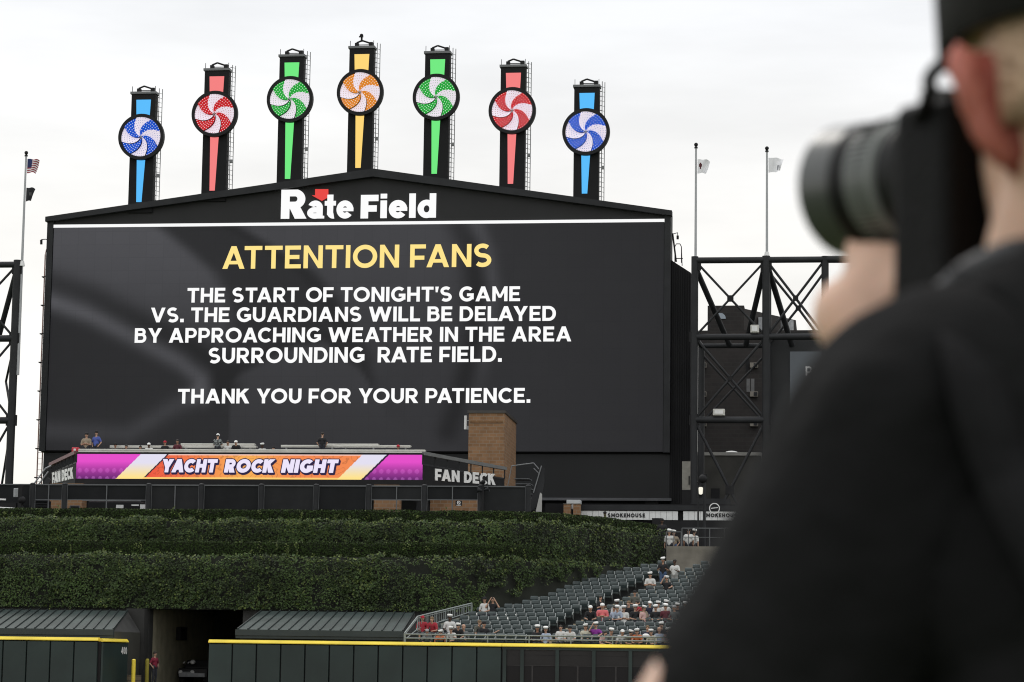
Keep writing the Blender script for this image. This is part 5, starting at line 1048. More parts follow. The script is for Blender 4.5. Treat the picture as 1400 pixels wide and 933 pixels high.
def pose(kind):
    """limb list, in metres, facing -y; standing feet at z 0, sitting on a seat of height .45"""
    C = []; A = C.append
    if kind.startswith('stand'): hz, kx, ky, kz, az, ay = .93, .10, -.02, .50, .07, .02
    lean = 0.05
    if kind.startswith('sit'):
        pel = V((0, .10, .56)); ch = V((0, .16, .98)); sh = V((0, .16, 1.04)); hd = V((0, .10, 1.30))
        if kind == 'sit_lean': ch = V((0, -.04, .95)); sh = V((0, -.08, 1.0)); hd = V((0, -.17, 1.22))
        for s in (-1, 1): A(((s * .09, .08, .53), (s * .13, -.36, .53), .085, .065, 'pants')); A(((s * .13, -.36, .52), (s * .14, -.34, .12), .06, .045, 'leg')); A(((s * .14, -.33, .05), (s * .15, -.48, .04), .045, .035, 'shoe'))
    else:
        pel = V((0, .0, .95)); ch = V((0, .01, 1.30)); sh = V((0, .01, 1.38)); hd = V((0, -.02, 1.66))
        for s in (-1, 1): A(((s * .085, 0, .90), (s * .10, -.02, .50), .09, .06, 'pants')); A(((s * .10, -.02, .50), (s * .11, .02, .10), .06, .042, 'leg')); A(((s * .11, .02, .05), (s * .13, -.14, .04), .045, .035, 'shoe'))
    A((pel + V((-.08, 0, 0)), pel + V((.08, 0, 0)), .115, .115, 'pants')); mid = pel.lerp(ch, .45)
    A((pel + V((0, 0, .03)), mid, .13, .13, 'shirt')); A((mid + V((-.06, 0, 0)), mid + V((.06, 0, 0)), .115, .115, 'shirt')); A((mid, ch, .13, .125, 'shirt')); A((ch + V((-.10, 0, 0)), ch + V((.10, 0, 0)), .115, .115, 'shirt'))
    A((sh + V((-.17, 0, 0)), sh + V((.17, 0, 0)), .065, .065, 'shirt')); A((sh, hd - V((0, -.02, .10)), .06, .052, 'skin'))
    A((hd - V((0, .0, .05)), hd + V((0, .01, .04)), .078, .092, 'skin')); A((hd + V((0, -.085, -.01)), hd + V((0, -.10, -.03)), .016, .02, 'skin'))
    for s in (-1, 1): A((hd + V((s * .088, .01, .0)), hd + V((s * .09, .015, -.03)), .018, .014, 'skin'))
    for s in (-1, 1):
        S_ = sh + V((s * .20, 0, -.02))
        if kind in ('sit', 'sit_lean'): E = S_ + V((s * .07, -.04, -.27)); Hn = E + V((-s * .12, -.24, -.04))
        elif kind == 'sit_folded' or kind == 'stand_folded': E = S_ + V((s * .06, -.06, -.27)); Hn = E + V((-s * .26, -.14, .06))
        elif kind == 'sit_shade': E = S_ + V((s * .10, -.16, -.14 if s > 0 else .02)); Hn = (E + V((-s * .12, -.20, -.08))) if s > 0 else hd + V((s * .12, -.11, .05))
        elif kind == 'sit_binoculars' : E = S_ + V((s * .12, -.16, -.10)); Hn = hd + V((s * .09, -.13, .03))
        elif kind == 'sit_reach': E = S_ + V((s * .12, -.08, -.22)); Hn = E + (V((.26, -.16, .18)) if s > 0 else V((.15, -.2, 0)))
        elif kind == 'stand_hip': E = S_ + V((s * .12, .04, -.24)); Hn = E + V((-s * .10, -.10, -.18))
        elif kind == 'stand_hold': E = S_ + V((s * .07, -.03, -.26)); Hn = E + V((-s * .10, -.23, .08))
        else: E = S_ + V((s * .05, .02, -.28)); Hn = E + V((-s * .01, -.05, -.25))
        A((S_, S_.lerp(E, .75), .058, .052, 'shirt')); A((S_.lerp(E, .75), E, .045, .042, 'skin')); A((E, Hn, .042, .03, 'skin')); d = (Hn - E).normalized()
        A((Hn, Hn + d * .09, .034, .024, 'skin')); A((Hn + d * .02, Hn + d * .06 + V((-s * .035, 0, .015)), .014, .012, 'skin'))
    return C, hd
POSES = {}
def getpose(k):
    if k not in POSES: c, hd = pose(k); m, t = body_mesh(c, .024); POSES[k] = (m, t, hd)
    return POSES[k]
SK = [mat('fair_skin', (.50, .30, .21), .55, .08, 4), mat('tanned_skin', (.38, .21, .14), .55, .08, 4), mat('dark_skin', (.085, .048, .032), .5, .08, 4)]
DARKP = mat('dark_trousers', (.03, .032, .04), .85, .15, 4); JEAN = mat('blue_denim', (.06, .10, .19), .85, .2, 6); KHA = mat('khaki_shorts', (.30, .25, .17), .85, .1, 4); SHOE = mat('white_trainers', (.5, .5, .48), .6, .1)
HATW = mat('white_captain_hat', (.82, .82, .80), .7, .04, 3); HAIRB = mat('dark_brown_hair', (.022, .016, .012), .6, .2, 20); HAIRL = mat('light_brown_hair', (.16, .10, .05), .6, .2, 20)
cloth = lambda n, c: mat(n + '_cloth', c, .85, .1, 5)
SHIRTS = dict(black=(.016, .016, .018), white=(.62, .62, .60), red=(.36, .03, .045), coral=(.72, .17, .18), grey=(.13, .14, .14), pale_blue=(.36, .42, .52), cream=(.52, .50, .40), blue=(.07, .10, .34), purple=(.22, .03, .26), navy=(.02, .025, .045), pink=(.55, .36, .33), tan=(.28, .23, .17), maroon=(.10, .02, .03), pattern=(.12, .13, .13), olive=(.10, .10, .085), orange=(.55, .16, .06), crimson=(.19, .014, .034))
npl = 0
def person(base, kind, shirt, label, head='hat', skin=0, pants=DARKP, rot=0, scale=1, hair=None, bare_legs=False, group=None):
    me, tags, hd = getpose(kind)
    o = bpy.data.objects.new('person', me.copy()); COL.objects.link(o); o.data.materials.clear(); o.data.materials.append(SK[skin])
    o.location = to_world(base); o.rotation_euler = (0, 0, YAW + rot); sv = scale * (.94 + .1 * ((npl_ := sum(map(ord, label))) % 11) / 10); o.scale = (sv * (.95 + .12 * (npl_ % 7) / 6), sv, sv); tag(o, label, 'person', group)
    def ch(n, m, mt): m.materials.append(mt); c = bpy.data.objects.new(n, m); COL.objects.link(c); c.parent = o; return c
    sm = cloth(shirt + '_shirt', SHIRTS[shirt])
    if shirt == 'pattern':
        n = [x for x in sm.node_tree.nodes if x.type == 'TEX_NOISE'][0]; n.inputs['Scale'].default_value = 11; [x for x in sm.node_tree.nodes if x.type == 'MAP_RANGE'][0].inputs[3].default_value = -.6; [x for x in sm.node_tree.nodes if x.type == 'MAP_RANGE'][0].inputs[4].default_value = 3.2
    ch('shirt', submesh(me, tags, {'shirt'}, .014, 'shirt'), sm)
    ch('trousers', submesh(me, tags, {'pants'} if bare_legs else {'pants', 'leg'}, .013, 'trousers'), pants); ch('shoes', submesh(me, tags, {'shoe'}, .008, 'shoes'), SHOE)
    mb = MB()
    for s in (-1, 1): mb.ball(hd + V((s * .034, -.082, .018)), .011, n=8, k=5)
    ch('eyes', mb.mesh('eyes', []), BLACK); mb = MB(); mb.ball(hd + V((0, -.083, -.058)), .02, sq=(1.2, .5, .35), n=8, k=5); ch('mouth', mb.mesh('mouth', []), mat('lip_colour', (.25, .08, .07), .5))
    hm = hair or (HAIRB if skin else (HAIRL if sum(map(ord, label)) % 3 == 0 else HAIRB))
    mb = MB(); mb.ball(hd + V((0, .022, .035)), .1, sq=(1, 1.02, 1.0), n=14, k=8); mb.v = [v for v in mb.v]
    if hair and 'long' in label: mb.ball(hd + V((0, .07, -.08)), .09, sq=(1, .6, 1.5))
    ch('hair', mb.mesh('hair', []), hm)
    c = hd + V((0, .012, .075))
    hx, hy = ((npl_ % 13) - 6) * .035, -.04 - (npl_ % 5) * .05
    if head == 'hat':
        mb = MB(); mb.lathe([(.100, -.036), (.104, -.018)], c, n=18, mi=1); mb.lathe([(.104, -.018), (.128, .03), (.132, .05), (.11, .085), (.001, .098)], c, (hx, hy, 1), n=18); mb.lathe([(.001, -.012), (.08, -.012), (.10, -.018), (.08, -.006)], c + V((0, -.06, -.022)), (0, -.2, 1), n=14, mi=1)
        m = mb.mesh('captain_hat', []); h = ch('captain_hat', m, HATW); h.data.materials.append(BLACK)
    elif head.startswith('cap'):
        mt = dict(cap_red=cloth('red_cap', (.45, .02, .04)), cap_black=cloth('black_cap', (.014, .014, .015)), cap_white=HATW, cap_grey=cloth('grey_cap', (.3, .3, .3)))[head]
        mb = MB(); mb.ball(c - V((0, 0, .02)), .108, sq=(1, 1.05, .85), n=16, k=8); mb.lathe([(.001, .0), (.07, .0), (.075, -.012), (.001, -.012)], c + V((0, -.115, -.03)), (0, -.2, 1), n=12); ch('cap', mb.mesh('cap', []), mt)
    return o
def seatrow(px, r, *a, **k): p = gx(px, r); low = 0 if r > 1.2 else (.27 if px > 700 else .09); return person((p, rowv(r) - .05 + .1, rowz(r) + k.pop('dz', 0) - low), *a, **k)
HAT = 'white captain hat'
# the left group behind the railing
seatrow(577, .6, 'sit', 'red', 'seated fan in a red jersey and red cap at the left end of the seats', head='cap_red', bare_legs=True, pants=DARKP, rot=.2, dz=.25)
seatrow(592, .6, 'sit_lean', 'red', 'dark haired seated fan in a red shirt beside the one with the red cap', head='none', rot=-.3, dz=.15)
seatrow(584, 0, 'sit_lean', 'grey', 'bent forward fan in grey in the front row below the two red shirts', head='cap_grey', rot=.1, dz=-.2, skin=1)
seatrow(602, 0, 'sit_lean', 'orange', 'fan with a white captain hat and an orange top in the front row', rot=.2, dz=-.25)
seatrow(614, 1.0, 'sit', 'white', 'dark skinned fan in a white jersey with a white captain hat behind the front row', skin=2, dz=.1)
seatrow(618.5, 0, 'sit_lean', 'white', 'bent fan with a tilted white captain hat in front of the white jersey', dz=-.15, rot=-.4)
seatrow(633, 0, 'sit', 'grey', 'bald fan in a grey shirt in the front row', head='none', hair=SK[0], dz=-.15)
seatrow(652, .8, 'sit_lean', 'olive', 'red haired fan in an olive shirt turned sideways', head='none', hair=HAIRL, rot=1.0)
seatrow(663, .5, 'sit_reach', 'black', 'fan in black beside the olive shirt, arm bare', head='cap_black', rot=.6, dz=-.1)
seatrow(661, 5.6, 'sit', 'white', 'dark haired fan in a white shirt high up against the ivy wall', head='cap_black', rot=-.2)
seatrow(673, 5.6, 'sit_binoculars', 'black', 'fan in black holding both hands up to the eyes against the ivy wall', head='none')
# front row to the right
seatrow(734, 0, 'sit', 'black', f'tanned fan with a {HAT} at the end of the left front row', skin=1, dz=.05)
seatrow(745.5, 0, 'sit', 'pale_blue', f'fan in a pale blue shirt with a {HAT} beside the aisle', dz=.08)
seatrow(766, 0, 'sit', 'white', 'dark haired fan without a hat in a white shirt in the front row', head='none', dz=.16)
seatrow(779.5, 0, 'sit_lean', 'white', 'fan in white with a dark cap bending over in the front row', head='cap_black', dz=.2)
seatrow(800, .3, 'sit', 'cream', f'long haired fan in cream with a {HAT} in the front row', hair=HAIRL, dz=.14)
seatrow(814, .3, 'sit_shade', 'purple', f'fan in purple shading the eyes with a raised arm', dz=.16)
seatrow(834, 0, 'sit_lean', 'grey', f'bent fan with a {HAT} right of the purple shirt', rot=.5, dz=0)
seatrow(860, 0, 'sit_lean', 'olive', f'fan with a tilted {HAT} low behind the front railing', rot=.7, dz=.02, skin=1)
seatrow(871, 0, 'sit_lean', 'orange', f'fan with a {HAT} in a striped brown top in the front row', dz=.06)
seatrow(885, .4, 'sit', 'navy', 'dark haired fan in navy holding a white cap in the front row', head='none', dz=.05)
seatrow(901, 0, 'sit', 'pale_blue', 'bald fan in a pale blue shirt in the front row', head='none', hair=SK[0], dz=.08)
seatrow(904, .9, 'sit', 'black', f'fan in black with a {HAT} right behind the bald one', dz=.05)
seatrow(913, 0, 'sit', 'pink', f'fan in pale pink with a {HAT} at the right of the front row', dz=.08)
# the row in the middle
M_ = 4.2
seatrow(807.5, M_, 'sit_lean', 'black', 'fan in black with a tilted white cap resting the chin on one hand', head='cap_white')
seatrow(823, M_, 'sit_folded', 'coral', 'fan in a bright coral shirt with folded arms', head='cap_white')
seatrow(838, M_, 'sit', 'pale_blue', 'hatless fan in a pale grey blue shirt beside the coral shirt', head='none', rot=-.4)
seatrow(843, M_ + 1, 'sit', 'white', f'dark skinned fan in white with a {HAT} one row behind the coral shirt', skin=2)
seatrow(846, M_, 'sit_lean', 'pale_blue', f'fan with a {HAT} leaning beside the pale grey blue shirt', dz=.0, rot=-.5)
seatrow(858, M_ + .7, 'sit_reach', 'black', 'hatless fan in a black shirt with a round print reaching out', head='none', rot=-.3, hair=HAIRL)
seatrow(870, M_, 'sit', 'black', f'fan in black with a tilted {HAT} in the middle of the group', rot=.6)
seatrow(869, M_ + 1, 'sit', 'red', 'hatless fan in red seen between two captain hats', head='none', rot=-.6)
seatrow(882.5, M_, 'sit', 'pink', f'dark haired fan in pale pink with a {HAT}', rot=.7, hair=HAIRB)
seatrow(896, M_, 'sit', 'black', f'blond fan in a black top with a {HAT} holding white paper', hair=HAIRL)
seatrow(901, M_ + 1, 'sit', 'white', f'broad fan in white with a {HAT} one row up', rot=.5)
seatrow(909.5, M_, 'sit', 'maroon', f'fan in black and maroon with a {HAT}')
seatrow(912, M_ + 1, 'sit', 'white', f'fan in white with a {HAT} behind the maroon shirt', rot=.5)
seatrow(921.5, M_, 'sit', 'grey', f'fan in a dark grey shirt at the right end of the middle group', head='cap_grey')
seatrow(926, M_ + .8, 'sit', 'black', f'fan in black with a {HAT} behind the grey shirt', skin=1)
seatrow(936.5, M_ + 1, 'sit', 'black', f'fan with a {HAT} nearest to the photographer', skin=1)
person((gx(822, 6.2), rowv(6.2) - .5, rowz(5.4)), 'stand_hold', 'black', 'fan in black with denim shorts standing on the aisle with a drink', head='none', pants=JEAN, bare_legs=True, rot=.9, scale=.95)
seatrow(888.5, 12.3, 'sit_folded', 'white', f'fan in white with a {HAT} sitting alone high up on the right', dz=.05)
seatrow(911, 11.8, 'sit_shade', 'black', f'fan in black with a {HAT} high up, one hand at the face')
person((gx(908.5, 17), rowv(15.6), rowz(15)), 'stand_hold', 'black', f'fan in black with a {HAT} standing at the top of the aisle', skin=1, pants=JEAN, scale=.97)
person((gx(925, 17), rowv(15.2), rowz(14.6)), 'stand_hold', 'white', 'hatless dark skinned fan in a white shirt standing at the top of the aisle', head='none', skin=2, pants=cloth('light_grey_trousers', (.30, .30, .29)), scale=1.0, rot=-.4)
for a in ((850, .2, 'sit_lean', 'white', 'fan in white with a cap pulled low between two captain hats in the front row', 'cap_white', .3, 0), (892, 0, 'sit_lean', 'cream', 'fan in cream bending forward beside the navy shirt', 'hat', -.4, 0), (826, 0, 'sit_lean', 'pink', 'pink topped fan bending low next to the purple shirt', 'none', .5, 0),
          (853, M_ - .2, 'sit_folded', 'white', 'fan in white with a captain hat beside the round printed black shirt', 'hat', .2, 0), (877, M_ + .1, 'sit_folded', 'tan', 'hatless fan in tan leaning between black and pink tops', 'none', -.5, 1), (889, M_ + 1, 'sit', 'navy', 'fan in navy with a white cap behind the blond fan', 'cap_white', .3, 0),
          (626, .1, 'sit_lean', 'black', 'fan in black with a captain hat low between white and grey shirts', 'hat', .2, 0), (868, 8.0, 'sit', 'olive', 'lone fan in olive halfway up the right block', 'cap_black', .2, 0)):
    seatrow(*a[:5], head=a[5], rot=a[6], skin=a[7])
# on the walkway
q = lambda x, v: G(x, 735, v).x; zw = zt_ + .72
for x, v, kind, sh, lab, kw in ((915, 140.7, 'stand', 'white', f'fan in white with a {HAT} at the left end of the walkway railing', {}), (921, 140.9, 'stand_hip', 'tan', f'second fan with a {HAT} on the walkway, in blue jeans', dict(pants=JEAN)),
        (941.5, 140.8, 'stand', 'white', 'fan in a long white jersey seen from behind on the walkway', dict(head='none', rot=3.0, skin=1, scale=1.05)), (949.5, 140.9, 'stand', 'white', f'fan with a {HAT} beside the long white jersey', dict(rot=2.6)), (905, 141.8, 'stand', 'black', 'dark figure in a cap standing at the end of the top hedge', dict(head='cap_black', skin=2))):
    person((q(x, v), v, zw if x > 910 else zw + .65), kind, sh, lab, **kw)
p = G(827, 709, 147); person((p.x, 147, G(827, 700, 147).z - 1.75), 'stand', 'black', 'dark head just above the top hedge beside the white tiled sign', head='cap_black', skin=2)
# on the fan deck
def deck(x, yh, v, kind, *a, **k):
    hd = 1.76 if kind.startswith('stand') else 1.37
    p = G(x, yh, v); z = p.z - hd * k.get('scale', 1); return person((p.x, v, z), kind, *a, **k)
deck(118.5, 594, 141.6, 'stand_folded', 'tan', 'person in a tan shirt standing with folded arms on the fan deck', head='cap_black')
deck(132, 591.5, 141.6, 'stand_hip', 'blue', 'person in a bright blue shirt standing beside the tan shirt', head='cap_black', rot=-.3)
for a in ((157, 607, 'sit', 'black', 'seated spectator in a dark cap right of the two standing people', 'cap_black', 1), (172, 609, 'sit', 'red', 'head of a seated spectator with a red top near the left of the deck', 'none', 0), (193, 608, 'sit_lean', 'black', 'dark haired spectator bending beside the white cap on the deck', 'none', 1), (203, 606, 'sit', 'white', 'dark skinned spectator with a white cap on the left part of the deck', 'cap_white', 2),
          (225, 602.5, 'sit', 'black', 'spectator in a maroon cap in front of the raised bench on the left', 'cap_red', 0), (242, 602, 'sit', 'maroon', 'spectator in dark red at the left end of the raised bench', 'none', 1), (311, 604, 'sit', 'white', 'spectator between the patterned shirt and the white and red cap', 'none', 1), (323.5, 602.5, 'sit_lean', 'black', 'spectator with a white and red cap leaning over the front bench', 'cap_white', 0),
          (358, 607, 'sit', 'white', 'dark skinned spectator with a white captain hat in the middle of the deck', 'hat', 2), (374.5, 609, 'sit_lean', 'pale_blue', 'spectator in blue bending forward in the middle of the deck', 'cap_black', 0), (544, 609, 'sit', 'maroon', 'lone spectator at the right end of the benches', 'cap_red', 1)):
    deck(a[0], a[1], 141.9, a[2], a[3], a[4], head=a[5], skin=a[6], scale=.95)
deck(298, 593.5, 141.8, 'stand_folded', 'pattern', 'person in a black and white patterned shirt and white cap among the benches', head='cap_white', rot=3.0, scale=.95)
deck(441, 591.5, 141.8, 'stand_hip', 'black', 'person in a black shirt with the back turned among the deck benches', head='none', rot=3.14, scale=.95)
# attendant at the tunnel
p = G(212, 890, 123.2); person((p.x, 123.2, 0.012), 'stand_hip', 'crimson', 'attendant in a dark red polo shirt and black trousers by the yellow bollards', head='none', rot=1.1, scale=p.z / 1.80)
# spectator belongings
for x, r, lab in ((885, 0, 'white cap held up in front of the navy shirt'), (779, 0, 'white folded paper on the lap of the fan bending over')):
    p = G(x - 2, 869 if x > 800 else 876, rowv(r) - .65); mb = MB(); mb.ball(p, .13, sq=(1.3, .8, .7)) if x > 800 else mb.box(p + V((-.22, 0, -.03)), p + V((.22, .2, .04))); single('white_cap' if x > 800 else 'folded_paper', mb, HATW, p, lab, 'cap' if x > 800 else 'paper')
# ------------------------------------------------------------------ the photographer in the foreground
Pw = lambda x, y, Y: GW(x, y, Y)
HA = R_(12); fd = V((-math.sin(HA), math.cos(HA), 0)); lf = V((-math.cos(HA), -math.sin(HA), 0))
hc = Pw(1356, 150, 1.304) - lf * .078 + fd * .01; ear = hc + lf * .074 - fd * .012
C = []; A = lambda p, q, r1, r2, t: C.append((V(p), V(q), r1, r2, t))
Zu = V((0, 0, 1))
A(hc + Zu * .045 - fd * .02, hc + Zu * .05 + fd * .03, .082, .078, 'skin'); A(hc - fd * .035 + Zu * .02, hc - fd * .02 - Zu * .03, .075, .065, 'skin')
A(hc + fd * .05 - Zu * .01, hc + fd * .05 - Zu * .085, .058, .045, 'skin'); A(hc + fd * .085 + Zu * .005, hc + fd * .105 - Zu * .02, .012, .016, 'skin')
A(hc + lf * .018 + fd * .02 - Zu * .07, hc - lf * .03 + fd * .02 - Zu * .07, .05, .05, 'skin')
A(hc + lf * .040 + fd * .01 - Zu * .075, hc + lf * .035 + fd * .0 - Zu * .045, .032, .035, 'skin')
nb = hc - fd * .045 - Zu * .128
A(hc - fd * .03 - Zu * .06, nb, .058, .064, 'skin')
# ear: rim, lobe
ec = ear; eo = (lf * .80 - fd * .60).normalized(); ew = (Zu + lf * .36).normalized()
rim = [ec + eo * (.016 + .014 * math.cos(t)) * 1.0 + lf * .004 + ew * .031 * math.sin(t) for t in [math.pi * (-.62 + 1.25 * k / 10) for k in range(11)]]
for a_, b_ in zip(rim, rim[1:]): A(a_, b_, .0062, .0062, 'ear_rim')
A(ec + eo * .010 - ew * .014, ec + eo * .012 + ew * .016, .0085, .0115, 'ear'); A(ec + eo * .003 - ew * .012, ec + eo * .004 + ew * .012, .012, .012, 'ear'); A(ec + eo * .006 - ew * .030, ec + eo * .008 - ew * .022, .0075, .009, 'ear')
# trunk
S = Pw(1262, 598, 1.25); S2 = S - lf * .40; S2.z = S.z - .02
mid = S.lerp(S2, .5)
A(S + V((.03, .02, .0)), nb - Zu * .015 + lf * .03, .054, .060, 'shirt'); A(nb - Zu * .03, S2, .062, .065, 'shirt'); A(nb + Zu * .0, nb - Zu * .08, .07, .10, 'shirt')
A(S + V((.06, .01, -.07)), S2 + lf * .05 - Zu * .06, .09, .10, 'shirt'); A(mid + lf * .09 - Zu * .12 - fd * .0, mid + lf * .08 - Zu * .42, .125, .115, 'shirt'); A(mid - lf * .09 - Zu * .12, mid - lf * .08 - Zu * .42, .125, .115, 'shirt'); A(mid - Zu * .1, mid - Zu * .42, .13, .12, 'shirt')
hipz = mid - Zu * .60; A(hipz + lf * .08, hipz - lf * .08, .13, .13, 'pants'); A(mid - Zu * .42, hipz, .14, .14, 'shirt')
for s in (1, -1):
    h_ = hipz + lf * .09 * s - Zu * .05; kn = V((h_.x, h_.y + .02, .48)); an = V((h_.x, h_.y - .01, .09))
    A(h_, kn, .10, .065, 'pants'); A(kn, an, .06, .045, 'pants'); A(V((an.x, an.y, .045)), V((an.x, an.y, .045)) + fd * .17, .045, .035, 'shoe')
# left arm: shoulder, elbow just out of the picture, wrist under the lens
E = Pw(1036, 1010, 1.235); E3 = Pw(950, 1004, 1.25); Hw = Pw(1212, 492, 1.50)
A(S, E, .060, .050, 'shirt'); A(S.lerp(E, .85), E3, .040, .038, 'skin'); A(E3, E3.lerp(Hw, .3), .038, .033, 'skin'); A(E3.lerp(Hw, .3), Hw, .033, .0255, 'skin')
palm = Pw(1166, 432, 1.515)
A(Hw, palm, .027, .027, 'skin'); A(Hw.lerp(palm, .5), palm + V((.0, .02, .004)), .026, .024, 'skin')
# right arm up to the far side of the camera
E2 = S2 + V((.10, .16, -.26)); A(S2, S2.lerp(E2, .8), .065, .055, 'shirt'); A(S2.lerp(E2, .8), E2, .046, .043, 'skin')
# ---- camera placing
LA = R_(34); ld = V((-math.sin(LA), math.cos(LA), 0.03)).normalized(); lr = V((math.cos(LA), math.sin(LA), 0)); lu = lr.cross(ld).normalized()
F0 = Pw(1160, 262, 1.571); B0 = F0 - ld * .142
Hr = B0 + lr * .075 - lu * .05; A(E2, Hr - ld * .03, .042, .027, 'skin'); A(Hr - ld * .03, Hr + ld * .01, .028, .026, 'skin')
# five fingers of the left hand, curled round under the lens; thumb up along its near side
LC = F0 - ld * .075
def onlens(along, ang, r): return LC + ld * along + (lr * math.sin(ang) - lu * math.cos(ang)) * r      # ang 0 = right below the axis, + = far side
for k, (al, ln) in enumerate(((.034, 1.0), (.016, 1.08), (-.002, 1.0), (-.019, .85))):
    pts = [palm + ld * (al * .8) + V((0, 0, -.002)), onlens(al, -.22, .050), onlens(al, .25 * ln, .050), onlens(al, .8 * ln, .049), onlens(al, 1.25 * ln, .047)]
    for i in range(4): A(pts[i], pts[i + 1], (.0105, .0098, .0092, .0085)[i], (.0098, .0092, .0085, .0078)[i], 'skin')
tp = [Hw.lerp(palm, .65) - lr * .006, palm - lr * .010 + ld * .01 + Zu * .002, onlens(.014, -.40, .055), onlens(.040, -.55, .053)]
for i in range(3): A(tp[i], tp[i + 1], (.015, .0125, .0105)[i], (.0125, .0105, .009)[i], 'skin')
for k in range(4):
    pts = [Hr + ld * .01 - lu * (.018 * (k - 1.5)), Hr + ld * .045 - lu * (.018 * (k - 1.5)) - lr * .006, Hr + ld * .05 - lu * (.018 * (k - 1.5)) - lr * .034]
    for i in range(2): A(pts[i], pts[i + 1], .0095, .009, 'skin')
A(Hr, Hr + lu * .035 - ld * .025 - lr * .03, .013, .010, 'skin')
pm, ptags = body_mesh(C, .0065, 5)
SKP = mat('photographer_skin', (.70, .45, .33), .5, .10, 14, sss=.2); EARM = mat('red_backlit_ear_skin', (.30, .07, .05), .5, .08, 14, sss=.3); EARR = mat('ear_rim_skin', (.46, .15, .11), .5, .08, 14, sss=.3)  # ears are redder skin; backlight, dark inside and bright rim are put into colour
ph = bpy.data.objects.new('person', pm); COL.objects.link(ph); pm.materials.clear(); pm.materials.append(SKP); pm.materials.append(EARM); pm.materials.append(EARR); pm.polygons.foreach_set('material_index', [{'ear': 1, 'ear_rim': 2}.get(t, 0) for t in ptags])
tag(ph, 'photographer in a black shirt and dark cap raising a large camera', 'person')
def pch(n, m, mt, par=ph, mods=None):
    m.materials.append(mt) if mt else None; c = bpy.data.objects.new(n, m); COL.objects.link(c); c.parent = par; return c
BLK = mat('black_cotton', (.011, .011, .0112), .95, .35, 5, bump=.5, bscale=22, spec=.12)
sh = pch('shirt', submesh(pm, ptags, {'shirt'}, .012, 'shirt'), BLK); ft = bpy.data.textures.new('cloth_folds', 'CLOUDS'); ft.noise_scale = .11; ft.noise_depth = 1
m = sh.modifiers.new('folds', 'DISPLACE'); m.texture = ft; m.strength = .03; m.mid_level = .5; m.texture_coords = 'LOCAL'
m = sh.modifiers.new('s', 'SOLIDIFY'); m.thickness = .004
from mathutils.bvhtree import BVHTree
bvh = BVHTree.FromPolygons([v.co.copy() for v in pm.vertices], [list(p.vertices) for p in pm.polygons])
def on_back(px, py, off):
    h = bvh.ray_cast(CAM, ray(px, py).normalized())
    return h[0] - ray(px, py).normalized() * off if h[0] is not None else None
sl = []
for k in range(15):
    f_ = k / 14; cx = 1312 + 150 * f_ - 30 * math.sin(f_ * 3.1); cy = 402 + 420 * f_; L_, R__ = on_back(cx - 36, cy + 12, .020), on_back(cx + 36, cy - 12, .020)
    if L_ is not None and R__ is not None: sl.append((L_, R__))
mb = MB(); mb.add([p for q_ in sl for p in q_], [(2 * k, 2 * k + 1, 2 * k + 3, 2 * k + 2) for k in range(len(sl) - 1)], 0, True)
bs = pch('sling_strap', mb.mesh('sling_strap', []), mat('charcoal_webbing', (.013, .013, .0135), .9, .2, 60, bump=.3, bscale=300, spec=.1)); m = bs.modifiers.new('s', 'SOLIDIFY'); m.thickness = .003
pch('trousers', submesh(pm, ptags, {'pants'}, .010, 'trousers'), DARKP); pch('shoes', submesh(pm, ptags, {'shoe'}, .006, 'shoes'), BLACK)
mb = MB(); cc = hc + Zu * .085
def hat(mb):
    vs = []; n = 28; prof = [(1.0, -.044), (1.02, .0), (.98, .05), (.84, .085), (.55, .108), (.01, .115)]
    for r, h in prof:
        for i in range(n): t = 2 * math.pi * i / n; vs.append(cc + lf * (.092 * r * math.cos(t)) + fd * (.112 * r * math.sin(t) - .002) + Zu * h)
    mb.add(vs, [(k * n + i, k * n + (i + 1) % n, (k + 1) * n + (i + 1) % n, (k + 1) * n + i) for k in range(len(prof) - 1) for i in range(n)], 0, True)
hat(mb); 
c_ = pch('cap', mb.mesh('cap', []), mat('black_cap_cloth_near', (.014, .013, .013), .85, .15, 20))
m = c_.modifiers.new('s', 'SOLIDIFY'); m.thickness = .003
mb = MB(); vs = []
HAIRS = mat('sandy_hair', (.52, .36, .24), .7, .3, 60, bump=.5, bscale=120)
n = 24
prof = [(.99, .055), (1.0, .03), (.985, .005), (.96, -.012)]
for r, h in prof:
    for i in range(n + 1): t = math.pi * (1.06 + .88 * i / n); vs.append(hc + lf * (.0865 * r * math.cos(t)) + fd * (.106 * r * math.sin(t) + .0) + Zu * h)
mb.add(vs, [(k * (n + 1) + i, k * (n + 1) + i + 1, (k + 1) * (n + 1) + i + 1, (k + 1) * (n + 1) + i) for k in range(len(prof) - 1) for i in range(n)], 0, True)
h_ = pch('hair', mb.mesh('hair', []), HAIRS); m = h_.modifiers.new('s', 'SOLIDIFY'); m.thickness = .006
mb = MB(); mb.ball(hc + fd * .098 + lf * .034 + Zu * .012, .011); mb.ball(hc + fd * .098 - lf * .034 + Zu * .012, .011); pch('eyes', mb.mesh('eyes', []), mat('dark_iris', (.03, .02, .015), .3))
mb = MB(); mb.ball(hc + fd * .108 - Zu * .055, .018, sq=(1.3, .5, .4)); pch('mouth', mb.mesh('mouth', []), mat('lip_colour', None))
mb = MB(); ring = []
for i in range(25): t = 2 * math.pi * i / 24; ring.append(nb + lf * (.082 * math.cos(t)) + fd * (.085 * math.sin(t) + .01) + Zu * (.012 - .012 * math.sin(t)))
mb.path(ring, .012, 8); pch('collar', mb.mesh('collar', []), mat('black_rib_knit', (.018, .018, .019), .8, .2, 40))
